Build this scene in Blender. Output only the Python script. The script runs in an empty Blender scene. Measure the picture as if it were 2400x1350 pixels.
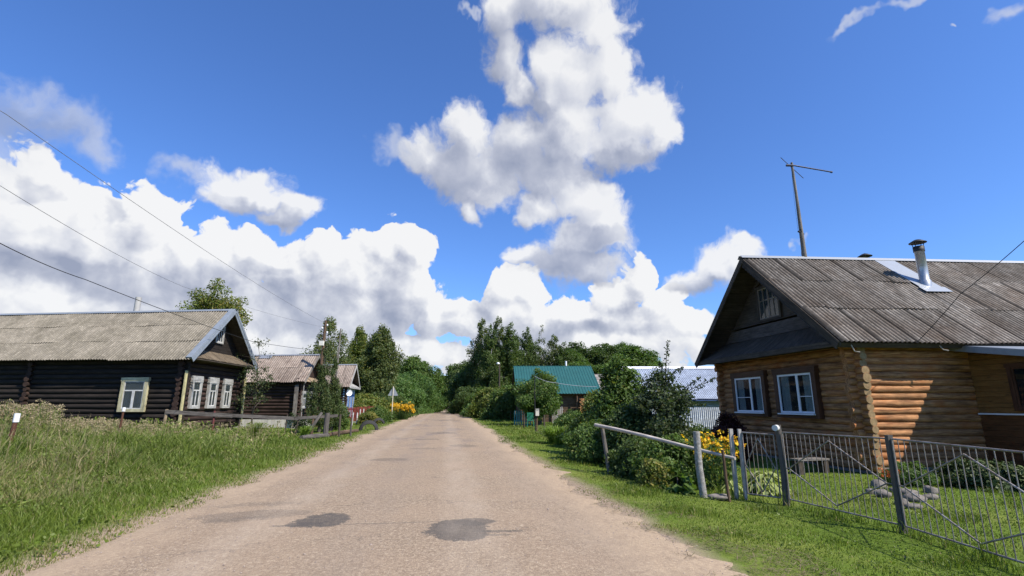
import bpy, math, random
import numpy as np
from mathutils import Vector, Matrix

R = random.Random(7)
rng = np.random.default_rng(7)
sc = bpy.context.scene
COL = sc.collection

# ------------------------------------------------------------------ camera
F = 1182.0
PITCH = math.radians(12.9)
CH = 1.6
CP, SP = math.cos(PITCH), math.sin(PITCH)
cam_d = bpy.data.cameras.new('camera')
cam_d.sensor_width = 36
cam_d.lens = 36 * F / 2400
cam_d.clip_start = 0.05
cam_d.clip_end = 4000
cam = bpy.data.objects.new('camera', cam_d)
COL.objects.link(cam)
cam.location = (0, 0, CH)
cam.rotation_euler = (math.radians(90) + PITCH, 0, 0)
sc.camera = cam


def ray(px, py):
    v = (675 - py) / F
    return ((px - 1200) / F, CP - SP * v, SP + CP * v)


def P(px, py, Y):
    r = ray(px, py)
    t = Y / r[1]
    return (r[0] * t, Y, CH + r[2] * t)


# ------------------------------------------------------------------ ground
RA = math.radians(7.3)
CA, SA = math.cos(RA), math.sin(RA)
QL, QR = -4.15, 2.68


def qs(x, y):
    return x * CA + y * SA, -x * SA + y * CA


def xy(q, s):
    return q * CA - s * SA, q * SA + s * CA


def sstep(a, b, x):
    t = np.clip((x - a) / (b - a), 0, 1)
    return t * t * (3 - 2 * t)


def zbase(s):
    return np.interp(s, [-60, 55, 85, 120, 150, 175, 220, 260, 300, 420, 900],
                     [0, 0, -.12, -.38, -.9, -1.15, -.72, .3, 1.3, 4.2, 12])


def vnoise(x, y, seed=0):
    xi, yi = np.floor(x), np.floor(y)
    fx, fy = x - xi, y - yi

    def h(a, b):
        n = np.sin(a * 127.1 + b * 311.7 + seed * 74.7) * 43758.5453
        return n - np.floor(n)
    u, v = fx * fx * (3 - 2 * fx), fy * fy * (3 - 2 * fy)
    return (h(xi, yi) * (1 - u) + h(xi + 1, yi) * u) * (1 - v) + (h(xi, yi + 1) * (1 - u) + h(xi + 1, yi + 1) * u) * v


def zg(x, y):
    x = np.asarray(x, float)
    y = np.asarray(y, float)
    q, s = qs(x, y)
    z = zbase(s)
    dl = np.maximum(0, -q + QL)
    fl = 1 - sstep(24, 31, s)
    z = z + fl * np.minimum(.052 * dl, .5) - (1 - fl) * np.minimum(.02 * dl, .12)
    dr = np.maximum(0, q - QR)
    fr = 1 - sstep(20, 30, s)
    z = z - fr * np.minimum(.075 * dr, .2)
    off = np.maximum(dl, dr)
    z = z + (vnoise(x * .8, y * .8) - .5) * .07 * sstep(.2, 2, off)
    z = z + (vnoise(x * .13, y * .13, 3) - .5) * .5 * sstep(20, 45, off)
    inside = np.minimum(q - QL, QR - q)
    z = z - .05 * sstep(-.05, .45, inside)
    return z


def Z(x, y):
    return float(zg(x, y))


# ------------------------------------------------------------------ tagging
def tag(o, label=None, cat=None, group=None, kind=None):
    if label: o['label'] = label
    if cat: o['category'] = cat
    if group: o['group'] = group
    if kind: o['kind'] = kind
    return o


def empty(name, loc, label, cat, group=None):
    o = bpy.data.objects.new(name, None)
    o.empty_display_size = .2
    COL.objects.link(o)
    o.location = loc
    return tag(o, label, cat, group)


def kids(o):
    return [c for c in o.children]


def copy_tree(o, parent=None, loc=None, rz=None, sc_=None, label=None):
    c = o.copy()
    COL.objects.link(c)
    if parent is not None:
        c.parent = parent
    if loc is not None: c.location = loc
    if rz is not None: c.rotation_euler = (0, 0, rz)
    if sc_ is not None: c.scale = sc_ if hasattr(sc_, '__len__') else (sc_, sc_, sc_)
    if label: c['label'] = label
    for ch in kids(o):
        copy_tree(ch, c)
    return c


def root_loc(p):
    while p.parent is not None:
        p = p.parent
    return np.array(p.location)


def mesh_np(name, V, faces, mat, parent=None, col=None, tv=None, smooth=False):
    """V (n,3) world; faces: list of int arrays (m,k)."""
    V = np.asarray(V, np.float32)
    if parent is not None:
        V = V - root_loc(parent).astype(np.float32)
    me = bpy.data.meshes.new(name)
    me.vertices.add(len(V))
    me.vertices.foreach_set('co', V.ravel())
    loops, starts, n = [], [], 0
    for f in faces:
        f = np.asarray(f, np.int32)
        if len(f) == 0: continue
        m, k = f.shape
        loops.append(f.ravel())
        starts.append(n + np.arange(m, dtype=np.int32) * k)
        n += m * k
    loops = np.concatenate(loops)
    starts = np.concatenate(starts)
    me.loops.add(len(loops))
    me.loops.foreach_set('vertex_index', loops)
    me.polygons.add(len(starts))
    me.polygons.foreach_set('loop_start', starts)
    if np.ndim(smooth) == 0:
        sm = np.full(len(starts), bool(smooth))
    else:
        sm = np.asarray(smooth, bool)
    me.polygons.foreach_set('use_smooth', sm)
    if col is not None:
        c = np.ones((len(V), 4), np.float32)
        c[:, :np.asarray(col).shape[1]] = col
        a = me.attributes.new('Col', 'FLOAT_COLOR', 'POINT')
        a.data.foreach_set('color', c.ravel())
    if tv is not None:
        a = me.attributes.new('tv', 'FLOAT_VECTOR', 'POINT')
        a.data.foreach_set('vector', np.asarray(tv, np.float32).ravel())
    me.update(calc_edges=True)
    me.validate()
    o = bpy.data.objects.new(name, me)
    COL.objects.link(o)
    if mat: me.materials.append(mat)
    if parent is not None: o.parent = parent
    return o


class MB:
    def __init__(self):
        self.v, self.tv, self.f, self.sm = [], [], [], []
        self.k = R.random() * 50

    def hexa(self, p, tvl=None):
        """8 points: bottom 0-3 ccw, top 4-7; tv along longest edge of 01/03/04"""
        b = len(self.v)
        P8 = [np.array(q, float) for q in p]
        ex, ey, ez = [np.linalg.norm(P8[i] - P8[0]) for i in (1, 3, 4)]
        self.k += 3.17
        loc = [(0, 0, 0), (ex, 0, 0), (ex, ey, 0), (0, ey, 0), (0, 0, ez), (ex, 0, ez), (ex, ey, ez), (0, ey, ez)]
        order = sorted(range(3), key=lambda i: -(ex, ey, ez)[i])
        for q, l in zip(P8, loc):
            self.v.append(tuple(q))
            self.tv.append((l[order[0]] + self.k * 1.7, l[order[1]] + self.k, l[order[2]] + self.k * .37))
        for q in ((0, 3, 2, 1), (4, 5, 6, 7), (0, 1, 5, 4), (1, 2, 6, 5), (2, 3, 7, 6), (3, 0, 4, 7)):
            self.f.append(tuple(b + i for i in q))
            self.sm.append(False)

    def box(self, c, s, rz=0.0, tilt=None):
        cx, cy, cz = c
        hx, hy, hz = s[0] / 2, s[1] / 2, s[2] / 2
        m = Matrix.Rotation(rz, 3, 'Z')
        if tilt is not None:
            m = tilt @ m
        pts = [(-hx, -hy, -hz), (hx, -hy, -hz), (hx, hy, -hz), (-hx, hy, -hz),
               (-hx, -hy, hz), (hx, -hy, hz), (hx, hy, hz), (-hx, hy, hz)]
        self.hexa([tuple(m @ Vector(p) + Vector(c)) for p in pts])

    def tube(self, pts, rad, n=8, cap=True, oval=1.0):
        pts = [np.array(p, float) for p in pts]
        if not hasattr(rad, '__len__'): rad = [rad] * len(pts)
        self.k += 3.17
        up = np.array((0, 0, 1.)) if abs((pts[-1] - pts[0])[2]) < .8 * np.linalg.norm(pts[-1] - pts[0]) else np.array((0, 1., 0))
        b0 = len(self.v)
        L = 0
        for i, p in enumerate(pts):
            d = pts[min(i + 1, len(pts) - 1)] - pts[max(i - 1, 0)]
            d = d / (np.linalg.norm(d) + 1e-9)
            a = np.cross(d, up)
            a /= np.linalg.norm(a) + 1e-9
            c = np.cross(a, d)
            if i: L += np.linalg.norm(p - pts[i - 1])
            for j in range(n):
                t = 2 * math.pi * j / n
                self.v.append(tuple(p + (a * math.cos(t) + c * math.sin(t) * oval) * rad[i]))
                self.tv.append((L + self.k * 1.7, rad[i] * 1.6 * math.cos(t) + self.k, rad[i] * 1.6 * math.sin(t) + self.k * .37))
        for i in range(len(pts) - 1):
            for j in range(n):
                k = (j + 1) % n
                self.f.append((b0 + i * n + j, b0 + i * n + k, b0 + (i + 1) * n + k, b0 + (i + 1) * n + j))
                self.sm.append(True)
        if cap:
            for base, rev in ((b0, False), (b0 + (len(pts) - 1) * n, True)):
                vs = [base + j for j in range(n)]
                nb = len(self.v)
                for vi in vs:
                    self.v.append(self.v[vi])
                    t = self.tv[vi]
                    self.tv.append((t[0], t[1] * 1.0, t[2]))
                q = list(range(nb, nb + n))
                self.f.append(tuple(q if not rev else q[::-1])[::-1])
                self.sm.append(False)

    def poly(self, pts, smooth=False):
        b = len(self.v)
        for p in pts:
            self.v.append(tuple(p))
            self.tv.append((p[0], p[1], p[2]))
        self.f.append(tuple(range(b, b + len(pts))))
        self.sm.append(smooth)

    def lathe(self, c, prof, n=14):
        """prof list of (r,z)"""
        b = len(self.v)
        for r, z in prof:
            for j in range(n):
                t = 2 * math.pi * j / n
                p = (c[0] + r * math.cos(t), c[1] + r * math.sin(t), c[2] + z)
                self.v.append(p)
                self.tv.append((z, r * math.cos(t), r * math.sin(t)))
        for i in range(len(prof) - 1):
            for j in range(n):
                k = (j + 1) % n
                self.f.append((b + i * n + j, b + i * n + k, b + (i + 1) * n + k, b + (i + 1) * n + j))
                self.sm.append(True)

    def build(self, name, mat, parent=None, label=None):
        by = {}
        for i, f in enumerate(self.f):
            by.setdefault(len(f), []).append(i)
        faces, sm = [], []
        for k, ids in by.items():
            faces.append(np.array([self.f[i] for i in ids], np.int32))
            sm += [self.sm[i] for i in ids]
        o = mesh_np(name, np.array(self.v), faces, mat, parent, tv=np.array(self.tv), smooth=np.array(sm))
        if label: o['label'] = label
        return o


# ------------------------------------------------------------------ materials
def newmat(name):
    m = bpy.data.materials.new(name)
    m.use_nodes = True
    nt = m.node_tree
    nt.nodes.clear()
    out = nt.nodes.new('ShaderNodeOutputMaterial')
    return m, nt, out


class NB:
    """tiny node builder"""
    def __init__(self, nt):
        self.nt = nt

    def n(self, typ, **kw):
        nd = self.nt.nodes.new(typ)
        ins = kw.pop('ins', {})
        for k, v in kw.items():
            setattr(nd, k, v)
        for k, v in ins.items():
            s = nd.inputs[k]
            if isinstance(v, bpy.types.NodeSocket):
                self.nt.links.new(v, s)
            else:
                s.default_value = v
        return nd

    def math(self, op, a, b=None, c=None, clamp=False):
        nd = self.nt.nodes.new('ShaderNodeMath')
        nd.operation = op
        nd.use_clamp = clamp
        for i, v in enumerate((a, b, c)):
            if v is None: continue
            if isinstance(v, bpy.types.NodeSocket):
                self.nt.links.new(v, nd.inputs[i])
            else:
                nd.inputs[i].default_value = v
        return nd.outputs[0]

    def vmath(self, op, a, b=None, c=None, scale=None):
        nd = self.nt.nodes.new('ShaderNodeVectorMath')
        nd.operation = op
        for i, v in enumerate((a, b, c)):
            if v is None: continue
            if isinstance(v, bpy.types.NodeSocket):
                self.nt.links.new(v, nd.inputs[i])
            else:
                nd.inputs[i].default_value = v
        if scale is not None:
            if isinstance(scale, bpy.types.NodeSocket):
                self.nt.links.new(scale, nd.inputs['Scale'])
            else:
                nd.inputs['Scale'].default_value = scale
        return nd

    def noise(self, vec, scale, detail=4, rough=.55, dist=0.0, lac=2.0):
        nd = self.n('ShaderNodeTexNoise', ins={'Scale': scale, 'Detail': detail, 'Roughness': rough, 'Distortion': dist, 'Lacunarity': lac})
        if vec is not None: self.nt.links.new(vec, nd.inputs['Vector'])
        return nd

    def map(self, v, a, b, c=0.0, d=1.0, smooth=False):
        nd = self.n('ShaderNodeMapRange', clamp=True)
        if smooth: nd.interpolation_type = 'SMOOTHSTEP'
        self.nt.links.new(v, nd.inputs[0])
        for i, x in enumerate((a, b, c, d)):
            if isinstance(x, bpy.types.NodeSocket):
                self.nt.links.new(x, nd.inputs[i + 1])
            else:
                nd.inputs[i + 1].default_value = x
        return nd.outputs[0]

    def mix(self, fac, a, b, mode='MIX'):
        nd = self.n('ShaderNodeMix', data_type='RGBA', blend_type=mode)
        for s, v in ((nd.inputs[0], fac), (nd.inputs[6], a), (nd.inputs[7], b)):
            if isinstance(v, bpy.types.NodeSocket):
                self.nt.links.new(v, s)
            else:
                s.default_value = v if not hasattr(v, '__len__') else (tuple(v) + (1,))[:4]
        return nd.outputs[2]


def c4(c):
    return tuple(c) + (1,) if len(c) == 3 else tuple(c)


def wood(name, c1, c2, rough=.85, sx=1.6, sy=26, bump=.35, big=.35, c3=None):
    m, nt, out = newmat(name)
    b = NB(nt)
    at = b.n('ShaderNodeAttribute', attribute_name='tv').outputs['Vector']
    mp = b.vmath('MULTIPLY', at, (sx, sy, sy)).outputs[0]
    n1 = b.noise(mp, 1.0, 6, .65, .3).outputs[0]
    n2 = b.noise(at, 1.3, 3).outputs[0]
    f = b.map(n1, .3, .7)
    col = b.mix(f, c1, c2)
    if c3 is not None:
        col = b.mix(b.map(n2, .5, .68), col, c3)
    d = b.map(n2, .25, .75, 1 - big, 1 + big)
    blot = b.noise(b.vmath('MULTIPLY', at, (3.2, 7, 7)).outputs[0], 1.0, 5, .7).outputs[0]
    d = b.math('MULTIPLY', d, b.map(blot, .3, .7, .72, 1.2))
    crk = b.noise(b.vmath('MULTIPLY', at, (.55, sy * 1.3, sy * 1.3)).outputs[0], 1.0, 2, .5).outputs[0]
    d = b.math('MULTIPLY', d, b.map(b.math('ABSOLUTE', b.math('SUBTRACT', crk, .5)), .0, .022, .45, 1))
    col = b.mix(1.0, col, b.n('ShaderNodeCombineColor', ins={0: d, 1: d, 2: d}).outputs[0], 'MULTIPLY')
    bp = b.n('ShaderNodeBump', ins={'Strength': bump, 'Distance': .02, 'Height': n1})
    p = b.n('ShaderNodeBsdfPrincipled', ins={'Base Color': col, 'Roughness': rough, 'Normal': bp.outputs[0]})
    p.inputs['Specular IOR Level'].default_value = .25
    nt.links.new(p.outputs[0], out.inputs[0])
    return m


def plain(name, c1, c2=None, scale=6, rough=.6, metal=0.0, bump=.1, spec=.4, detail=5):
    c2 = c2 or tuple(x * .75 for x in c1)
    m, nt, out = newmat(name)
    b = NB(nt)
    tc = b.n('ShaderNodeTexCoord').outputs['Object']
    n1 = b.noise(tc, scale, detail, .6)
    f = b.map(n1.outputs[0], .3, .7)
    col = b.mix(f, c1, c2)
    bp = b.n('ShaderNodeBump', ins={'Strength': bump, 'Distance': .02, 'Height': n1.outputs[0]})
    r = b.map(n1.outputs[0], .3, .7, rough * .85, min(1, rough * 1.15))
    p = b.n('ShaderNodeBsdfPrincipled', ins={'Base Color': col, 'Roughness': r, 'Metallic': metal, 'Normal': bp.outputs[0]})
    p.inputs['Specular IOR Level'].default_value = spec
    nt.links.new(p.outputs[0], out.inputs[0])
    return m


def foliage(name, c1, c2, c3=None, trans=.4, rough=.55):
    """Col.r picks c1..c2, Col.g picks c3 (turning / dry leaves)"""
    m, nt, out = newmat(name)
    b = NB(nt)
    at = b.n('ShaderNodeAttribute', attribute_name='Col')
    sep = b.n('ShaderNodeSeparateColor', ins={0: at.outputs['Color']})
    col = b.mix(sep.outputs[0], c1, c2)
    if c3 is not None:
        col = b.mix(sep.outputs[1], col, c3)
    p = b.n('ShaderNodeBsdfPrincipled', ins={'Base Color': col, 'Roughness': rough})
    p.inputs['Specular IOR Level'].default_value = .3
    t = b.n('ShaderNodeBsdfTranslucent', ins={0: b.mix(1.0, col, (1.1, 1.25, .55), 'MULTIPLY')})
    mx = b.n('ShaderNodeMixShader', ins={0: trans, 1: p.outputs[0], 2: t.outputs[0]})
    nt.links.new(mx.outputs[0], out.inputs[0])
    return m


def roofmat(name, c1, c2, c3, trough=.6, tint=.25, streak=1.0, rough=.9):
    """Col.r sheet tint, Col.g crest (1) / trough (0)"""
    m, nt, out = newmat(name)
    b = NB(nt)
    at = b.n('ShaderNodeAttribute', attribute_name='Col')
    sep = b.n('ShaderNodeSeparateColor', ins={0: at.outputs['Color']})
    tv = b.n('ShaderNodeAttribute', attribute_name='tv').outputs['Vector']
    big = b.noise(tv, .7, 5, .65).outputs[0]
    fine = b.noise(b.vmath('MULTIPLY', tv, (9, 1.2, 1)).outputs[0], 1.0, 6, .7).outputs[0]
    lich = b.noise(tv, 9, 6, .75).outputs[0]
    col = b.mix(b.map(fine, .32, .68), c1, c2)
    col = b.mix(b.math('MULTIPLY', b.map(big, .42, .7), streak, clamp=True), col, c3)
    l = b.math('MULTIPLY', b.map(lich, .5, .72, 1.0, 1.75), b.map(b.noise(tv, 2.3, 5, .7).outputs[0], .3, .7, .78, 1.22))
    col = b.mix(1.0, col, b.n('ShaderNodeCombineColor', ins={0: l, 1: l, 2: l}).outputs[0], 'MULTIPLY')
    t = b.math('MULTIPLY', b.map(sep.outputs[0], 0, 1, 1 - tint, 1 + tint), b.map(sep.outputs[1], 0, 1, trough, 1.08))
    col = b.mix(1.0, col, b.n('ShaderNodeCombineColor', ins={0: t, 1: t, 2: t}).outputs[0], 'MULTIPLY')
    bp = b.n('ShaderNodeBump', ins={'Strength': .3, 'Distance': .01, 'Height': lich})
    p = b.n('ShaderNodeBsdfPrincipled', ins={'Base Color': col, 'Roughness': rough, 'Normal': bp.outputs[0]})
    p.inputs['Specular IOR Level'].default_value = .2
    nt.links.new(p.outputs[0], out.inputs[0])
    return m


def glassmat(name, tint=(.02, .025, .03), see=.5):
    m, nt, out = newmat(name)
    b = NB(nt)
    tc = b.n('ShaderNodeTexCoord').outputs['Object']
    n1 = b.noise(tc, 1.5, 2).outputs[0]
    bp = b.n('ShaderNodeBump', ins={'Strength': .02, 'Distance': .02, 'Height': n1})
    p = b.n('ShaderNodeBsdfPrincipled', ins={'Base Color': c4(tint), 'Roughness': .03, 'Normal': bp.outputs[0]})
    t = b.n('ShaderNodeBsdfTransparent', ins={0: (.85, .9, .9, 1)})
    mx = b.n('ShaderNodeMixShader', ins={0: see, 1: p.outputs[0], 2: t.outputs[0]})
    nt.links.new(mx.outputs[0], out.inputs[0])
    return m
# ------------------------------------------------------------------ light and sky
SUN_AZ = math.radians(55)      # from straight behind the camera towards the right
SUN_EL = math.radians(47)
SX, SY, SZ = math.sin(SUN_AZ) * math.cos(SUN_EL), -math.cos(SUN_AZ) * math.cos(SUN_EL), math.sin(SUN_EL)
ld = bpy.data.lights.new('sun', 'SUN')
ld.energy = 4.9
ld.angle = math.radians(.53)
ld.color = (1, .93, .82)
lo = bpy.data.objects.new('sun', ld)
COL.objects.link(lo)
lo.rotation_euler = Vector((SX, SY, SZ)).to_track_quat('Z', 'Y').to_euler()

w = bpy.data.worlds.new('World')
sc.world = w
w.use_nodes = True
nt = w.node_tree
nt.nodes.clear()
b = NB(nt)


def azel(px, py):
    r = ray(px, py)
    return math.atan2(r[0], r[1]), math.atan2(r[2], math.hypot(r[0], r[1]))


def blobs(lst):
    out = []
    for x, y, rx, ry in lst:
        a, e = azel(x, y)
        a1, e1 = azel(x + rx, y)
        a0, _ = azel(x - rx, y)
        _, e2 = azel(x, y - ry)
        _, e3 = azel(x, y + ry)
        out.append((a, e, abs(a1 - a0) / 2, abs(e2 - e3) / 2))
    return out


BANK = blobs([(60, 520, 210, 170), (-140, 560, 300, 240), (215, 545, 150, 140), (350, 520, 108, 112), (320, 640, 220, 120),
              (150, 720, 350, 110), (440, 600, 60, 80), (520, 620, 100, 92), (600, 606, 80, 80), (690, 650, 110, 90), (765, 600, 75, 75), (845, 640, 100, 95),
              (900, 580, 50, 68), (965, 588, 48, 60), (950, 690, 95, 120), (800, 740, 200, 120), (560, 740, 250, 120), (1015, 740, 60, 80),
              (1090, 750, 90, 66), (1180, 672, 52, 66), (1235, 690, 50, 50), (1200, 765, 150, 90), (1340, 745, 120, 62), (1440, 700, 60, 48),
              (1503, 655, 50, 58), (1560, 712, 64, 54), (1500, 770, 170, 66), (1610, 765, 66, 50), (1400, 810, 300, 60), (900, 830, 260, 50),
              (600, 800, 400, 70), (100, 820, 500, 60), (1300, 850, 300, 60), (1800, 820, 160, 50)])
LOOSE = blobs([(1180, 20, 62, 80), (1188, 130, 42, 80), (1222, 205, 36, 50), (1330, -10, 130, 80), (1300, 160, 50, 90), (1230, 330, 70, 60), (1300, 400, 110, 70), (1250, 480, 50, 40), (1395, 70, 72, 90), (1425, 170, 66, 100), (1350, 180, 70, 100),
               (1330, 280, 88, 78), (1480, 275, 105, 80), (1545, 262, 52, 66), (1450, 345, 105, 64), (1320, 335, 80, 66), (1565, 310, 38, 46), (1290, 230, 50, 60),
               (1095, 315, 62, 66), (1060, 385, 90, 78), (1150, 400, 100, 78), (1220, 340, 52, 60), (1125, 455, 66, 46), (1112, 505, 22, 36), (990, 360, 50, 46),
               (1370, 470, 92, 58), (1420, 530, 70, 72), (1345, 560, 80, 56), (1310, 615, 90, 45), (1228, 592, 40, 30), (1390, 625, 74, 36), (1280, 420, 70, 60),
               (520, 425, 66, 44), (610, 450, 88, 46), (700, 480, 58, 34), (545, 470, 90, 32), (650, 500, 50, 24),
               (1700, 610, 84, 52), (1620, 655, 62, 32), (1748, 578, 34, 30)])
WISP = blobs([(50, 260, 130, 84), (160, 300, 110, 66), (240, 335, 62, 50), (0, 310, 130, 100), (400, 393, 50, 34), (2000, 45, 52, 18), (2100, 14, 48, 18),
              (2365, 6, 54, 28), (2258, 62, 12, 8), (1892, 545, 16, 12), (925, 350, 42, 34), (1095, 30, 20, 12)])
SHADE = blobs([(150, 640, 420, 52), (430, 700, 250, 60), (920, 735, 120, 110), (690, 720, 170, 80), (1230, 790, 160, 46), (60, 300, 200, 70), (70, 440, 60, 34), (265, 490, 40, 30),
               (1060, 400, 130, 120), (1240, 385, 130, 84), (1340, 620, 170, 54), (1180, 130, 70, 130), (1400, 385, 170, 44), (1400, 560, 130, 34), (1250, 260, 60, 60), (1100, 740, 60, 30),
               (1490, 745, 50, 34), (1640, 665, 110, 28), (1420, 780, 200, 26), (620, 490, 130, 30), (600, 640, 130, 26), (1240, 20, 80, 60)])


def field_group(name, lst, warp, n1, n2, base=1.22, sm=.28):
    g = bpy.data.node_groups.new(name, 'ShaderNodeTree')
    g.interface.new_socket('P', in_out='INPUT', socket_type='NodeSocketVector')
    g.interface.new_socket('H', in_out='OUTPUT', socket_type='NodeSocketFloat')
    gi = g.nodes.new('NodeGroupInput')
    go = g.nodes.new('NodeGroupOutput')
    q = NB(g)
    p = gi.outputs[0]
    wn = q.noise(p, 9, 4, .6)
    wn.noise_dimensions = '2D'
    off = q.vmath('MULTIPLY', q.vmath('SUBTRACT', wn.outputs['Color'], (.5, .5, .5)).outputs[0], (warp, warp, 0)).outputs[0]
    pw = q.vmath('ADD', p, off).outputs[0]
    acc = None
    for (a, e, ra, re) in lst:
        d = q.vmath('MULTIPLY_ADD', pw, (1 / ra, 1 / re, 0), (-a / ra, -e / re, 0)).outputs[0]
        l = q.vmath('LENGTH', d).outputs['Value']
        acc = l if acc is None else q.math('SMOOTH_MIN', acc, l, sm)
    h = q.math('SUBTRACT', base, acc)
    g.interface.new_socket('S', in_out='OUTPUT', socket_type='NodeSocketFloat')
    g.links.new(h, go.inputs[1])
    if n1:
        # billows: inverted cell distance gives rounded cauliflower heads
        p3 = q.vmath('ADD', p, q.vmath('MULTIPLY', q.vmath('SUBTRACT', wn.outputs['Color'], (.5, .5, .5)).outputs[0], (.05, .05, 0)).outputs[0]).outputs[0]
        v1 = q.n('ShaderNodeTexVoronoi', voronoi_dimensions='2D', feature='F1', ins={'Vector': p3, 'Scale': 15})
        v1.inputs['Detail'].default_value = 3.0
        v1.inputs['Roughness'].default_value = .5
        h = q.math('ADD', h, q.math('MULTIPLY', q.math('SUBTRACT', .42, v1.outputs['Distance']), n1))
    if n2:
        f = q.noise(pw, 20, 8, .66)
        f.noise_dimensions = '2D'
        h = q.math('ADD', h, q.math('MULTIPLY', q.math('SUBTRACT', f.outputs[0], .5), n2))
    g.links.new(h, go.inputs[0])
    return g


def use(g, p):
    nd = nt.nodes.new('ShaderNodeGroup')
    nd.node_tree = g
    nt.links.new(p, nd.inputs[0])
    return nd.outputs[0], nd.outputs[1]


d = b.n('ShaderNodeTexCoord').outputs['Generated']
sx = b.n('ShaderNodeSeparateXYZ', ins={0: d})
az = b.math('ARCTAN2', sx.outputs[0], sx.outputs[1])
el = b.math('ARCSINE', sx.outputs[2])
p = b.n('ShaderNodeCombineXYZ', ins={0: az, 1: el, 2: 0.0}).outputs[0]

sky = b.n('ShaderNodeTexSky', sky_type='NISHITA', sun_disc=False, sun_elevation=SUN_EL, sun_rotation=math.atan2(SX, SY),
          air_density=1.0, dust_density=.4, ozone_density=3.0)
blue = b.mix(1.0, sky.outputs[0], (.72, 1.02, 1.54), 'MULTIPLY')
lowf = b.map(el, 0.0, .45, 0.0, 1.0)
blue = b.mix(1.0, blue, b.mix(lowf, (1.0, 1.0, 1.0), (.98, 1.0, 1.0)), 'MULTIPLY')

gB = field_group('cloud_bank_field', BANK, .06, .62, .62, 1.22, .13)
gL = field_group('loose_cloud_field', LOOSE, .08, .30, .95, 1.36)
gW = field_group('wisp_field', WISP, .12, 0, .9)
gS = field_group('cloud_shade_field', SHADE, .10, 0, .7)
LD = (.011, .014, 0)     # towards the sun, to the right and up


def layer(g, w0, w1, g_fine, g_broad, solid=True):
    h, s1 = use(g, p)
    h2, s2 = use(g, b.vmath('ADD', p, LD).outputs[0])
    _, s3 = use(g, b.vmath('ADD', p, (.03, .045, 0)).outputs[0])
    lit = b.math('ADD', b.math('MULTIPLY', b.math('SUBTRACT', h, h2), g_fine), b.math('MULTIPLY', b.math('SUBTRACT', s1, s3), g_broad))
    ha = b.math('ADD', h, b.map(s1, .42, .85, 0, .7, True))    # no holes in the thick of a cloud
    return h, b.map(ha if solid else h, w0, w1, 0, 1, True), lit


sh = b.map(use(gS, p)[0], -.1, .85, 0, 1, True)
K = 6.9   # cloud radiance before the background strength


vn = b.noise(p, 7, 6, .6)
vn.noise_dimensions = '2D'
vary = b.math('MULTIPLY', b.math('SUBTRACT', vn.outputs[0], .5), .28)


def shade(h, lit, base, dark):
    v = b.math('SUBTRACT', base, b.math('MULTIPLY', sh, dark))
    v = b.math('ADD', v, lit)
    v = b.math('ADD', v, vary)
    v = b.math('SUBTRACT', v, b.map(h, .25, 1.2, 0, .12, True))
    v = b.math('MAXIMUM', b.math('MINIMUM', v, 1.0), 0.0)
    cr = b.n('ShaderNodeValToRGB', ins={0: v})
    e = cr.color_ramp.elements
    e[0].position, e[0].color = 0.0, (.36, .40, .52, 1)
    e[1].position, e[1].color = 1.0, (1.0, 1.0, 1.0, 1)
    m1 = e.new(.4)
    m1.color = (.55, .58, .68, 1)
    m2 = e.new(.72)
    m2.color = (.78, .80, .86, 1)
    return b.vmath('SCALE', cr.outputs[0], scale=K).outputs[0]


hB, aB, lB = layer(gB, 0.02, .15, .58, .45)
hL, aL, lL = layer(gL, -.02, .60, .22, .50, False)
hW = use(gW, p)[0]
aW = b.math('MULTIPLY', b.map(hW, -.1, 1.0, 0, 1, True), .62)
haze = b.map(el, 0.0, .16, .55, 0, True)
blue = b.mix(haze, blue, b.vmath('SCALE', (.60, .70, .86), scale=K).outputs[0])
col = b.mix(b.math('MULTIPLY', aB, .97), blue, shade(hB, lB, .88, .44))
col = b.mix(b.math('MULTIPLY', aL, .93), col, shade(hL, lL, .87, .52))
col = b.mix(aW, col, b.vmath('SCALE', b.mix(sh, (.72, .76, .86), (.42, .47, .60)), scale=K).outputs[0])
bg = b.n('ShaderNodeBackground', ins={'Color': col, 'Strength': .092})
wo = b.n('ShaderNodeOutputWorld')
nt.links.new(bg.outputs[0], wo.inputs[0])
w.cycles.sampling_method = 'MANUAL'
w.cycles.sample_map_resolution = 512

sc.view_settings.view_transform = 'Standard'
sc.view_settings.look = 'None'
sc.view_settings.exposure = .55
sc.view_settings.gamma = 1
sc.cycles.max_bounces = 5
sc.cycles.diffuse_bounces = 3
sc.cycles.glossy_bounces = 2
sc.cycles.transmission_bounces = 3
sc.cycles.transparent_max_bounces = 6
sc.cycles.caustics_reflective = False
sc.cycles.caustics_refractive = False
sc.cycles.use_denoising = True
sc.cycles.denoiser = 'OPENIMAGEDENOISE'
sc.cycles.use_adaptive_sampling = True
sc.cycles.adaptive_threshold = .02
# ------------------------------------------------------------------ ground and road
def grow(a, b_, st, far, k=1.22):
    xs = list(np.arange(a, b_ + 1e-6, st))
    d = st
    x = xs[-1]
    while x < far:
        d *= k
        x += d
        xs.append(x)
    return xs


qpos = grow(0, 16, .35, 700)
ql = sorted(set([-v for v in qpos] + qpos))
sl = sorted(set([-v for v in grow(0, 6, 1.0, 60)] + grow(0, 50, .45, 1200, 1.12)))
Q, S = np.meshgrid(np.array(ql), np.array(sl))
X, Y = xy(Q, S)
ZZ = zg(X, Y)
nq, ns = len(ql), len(sl)
idx = np.arange(nq * ns).reshape(ns, nq)
quads = np.stack([idx[:-1, :-1], idx[:-1, 1:], idx[1:, 1:], idx[1:, :-1]], -1).reshape(-1, 4)

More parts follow.
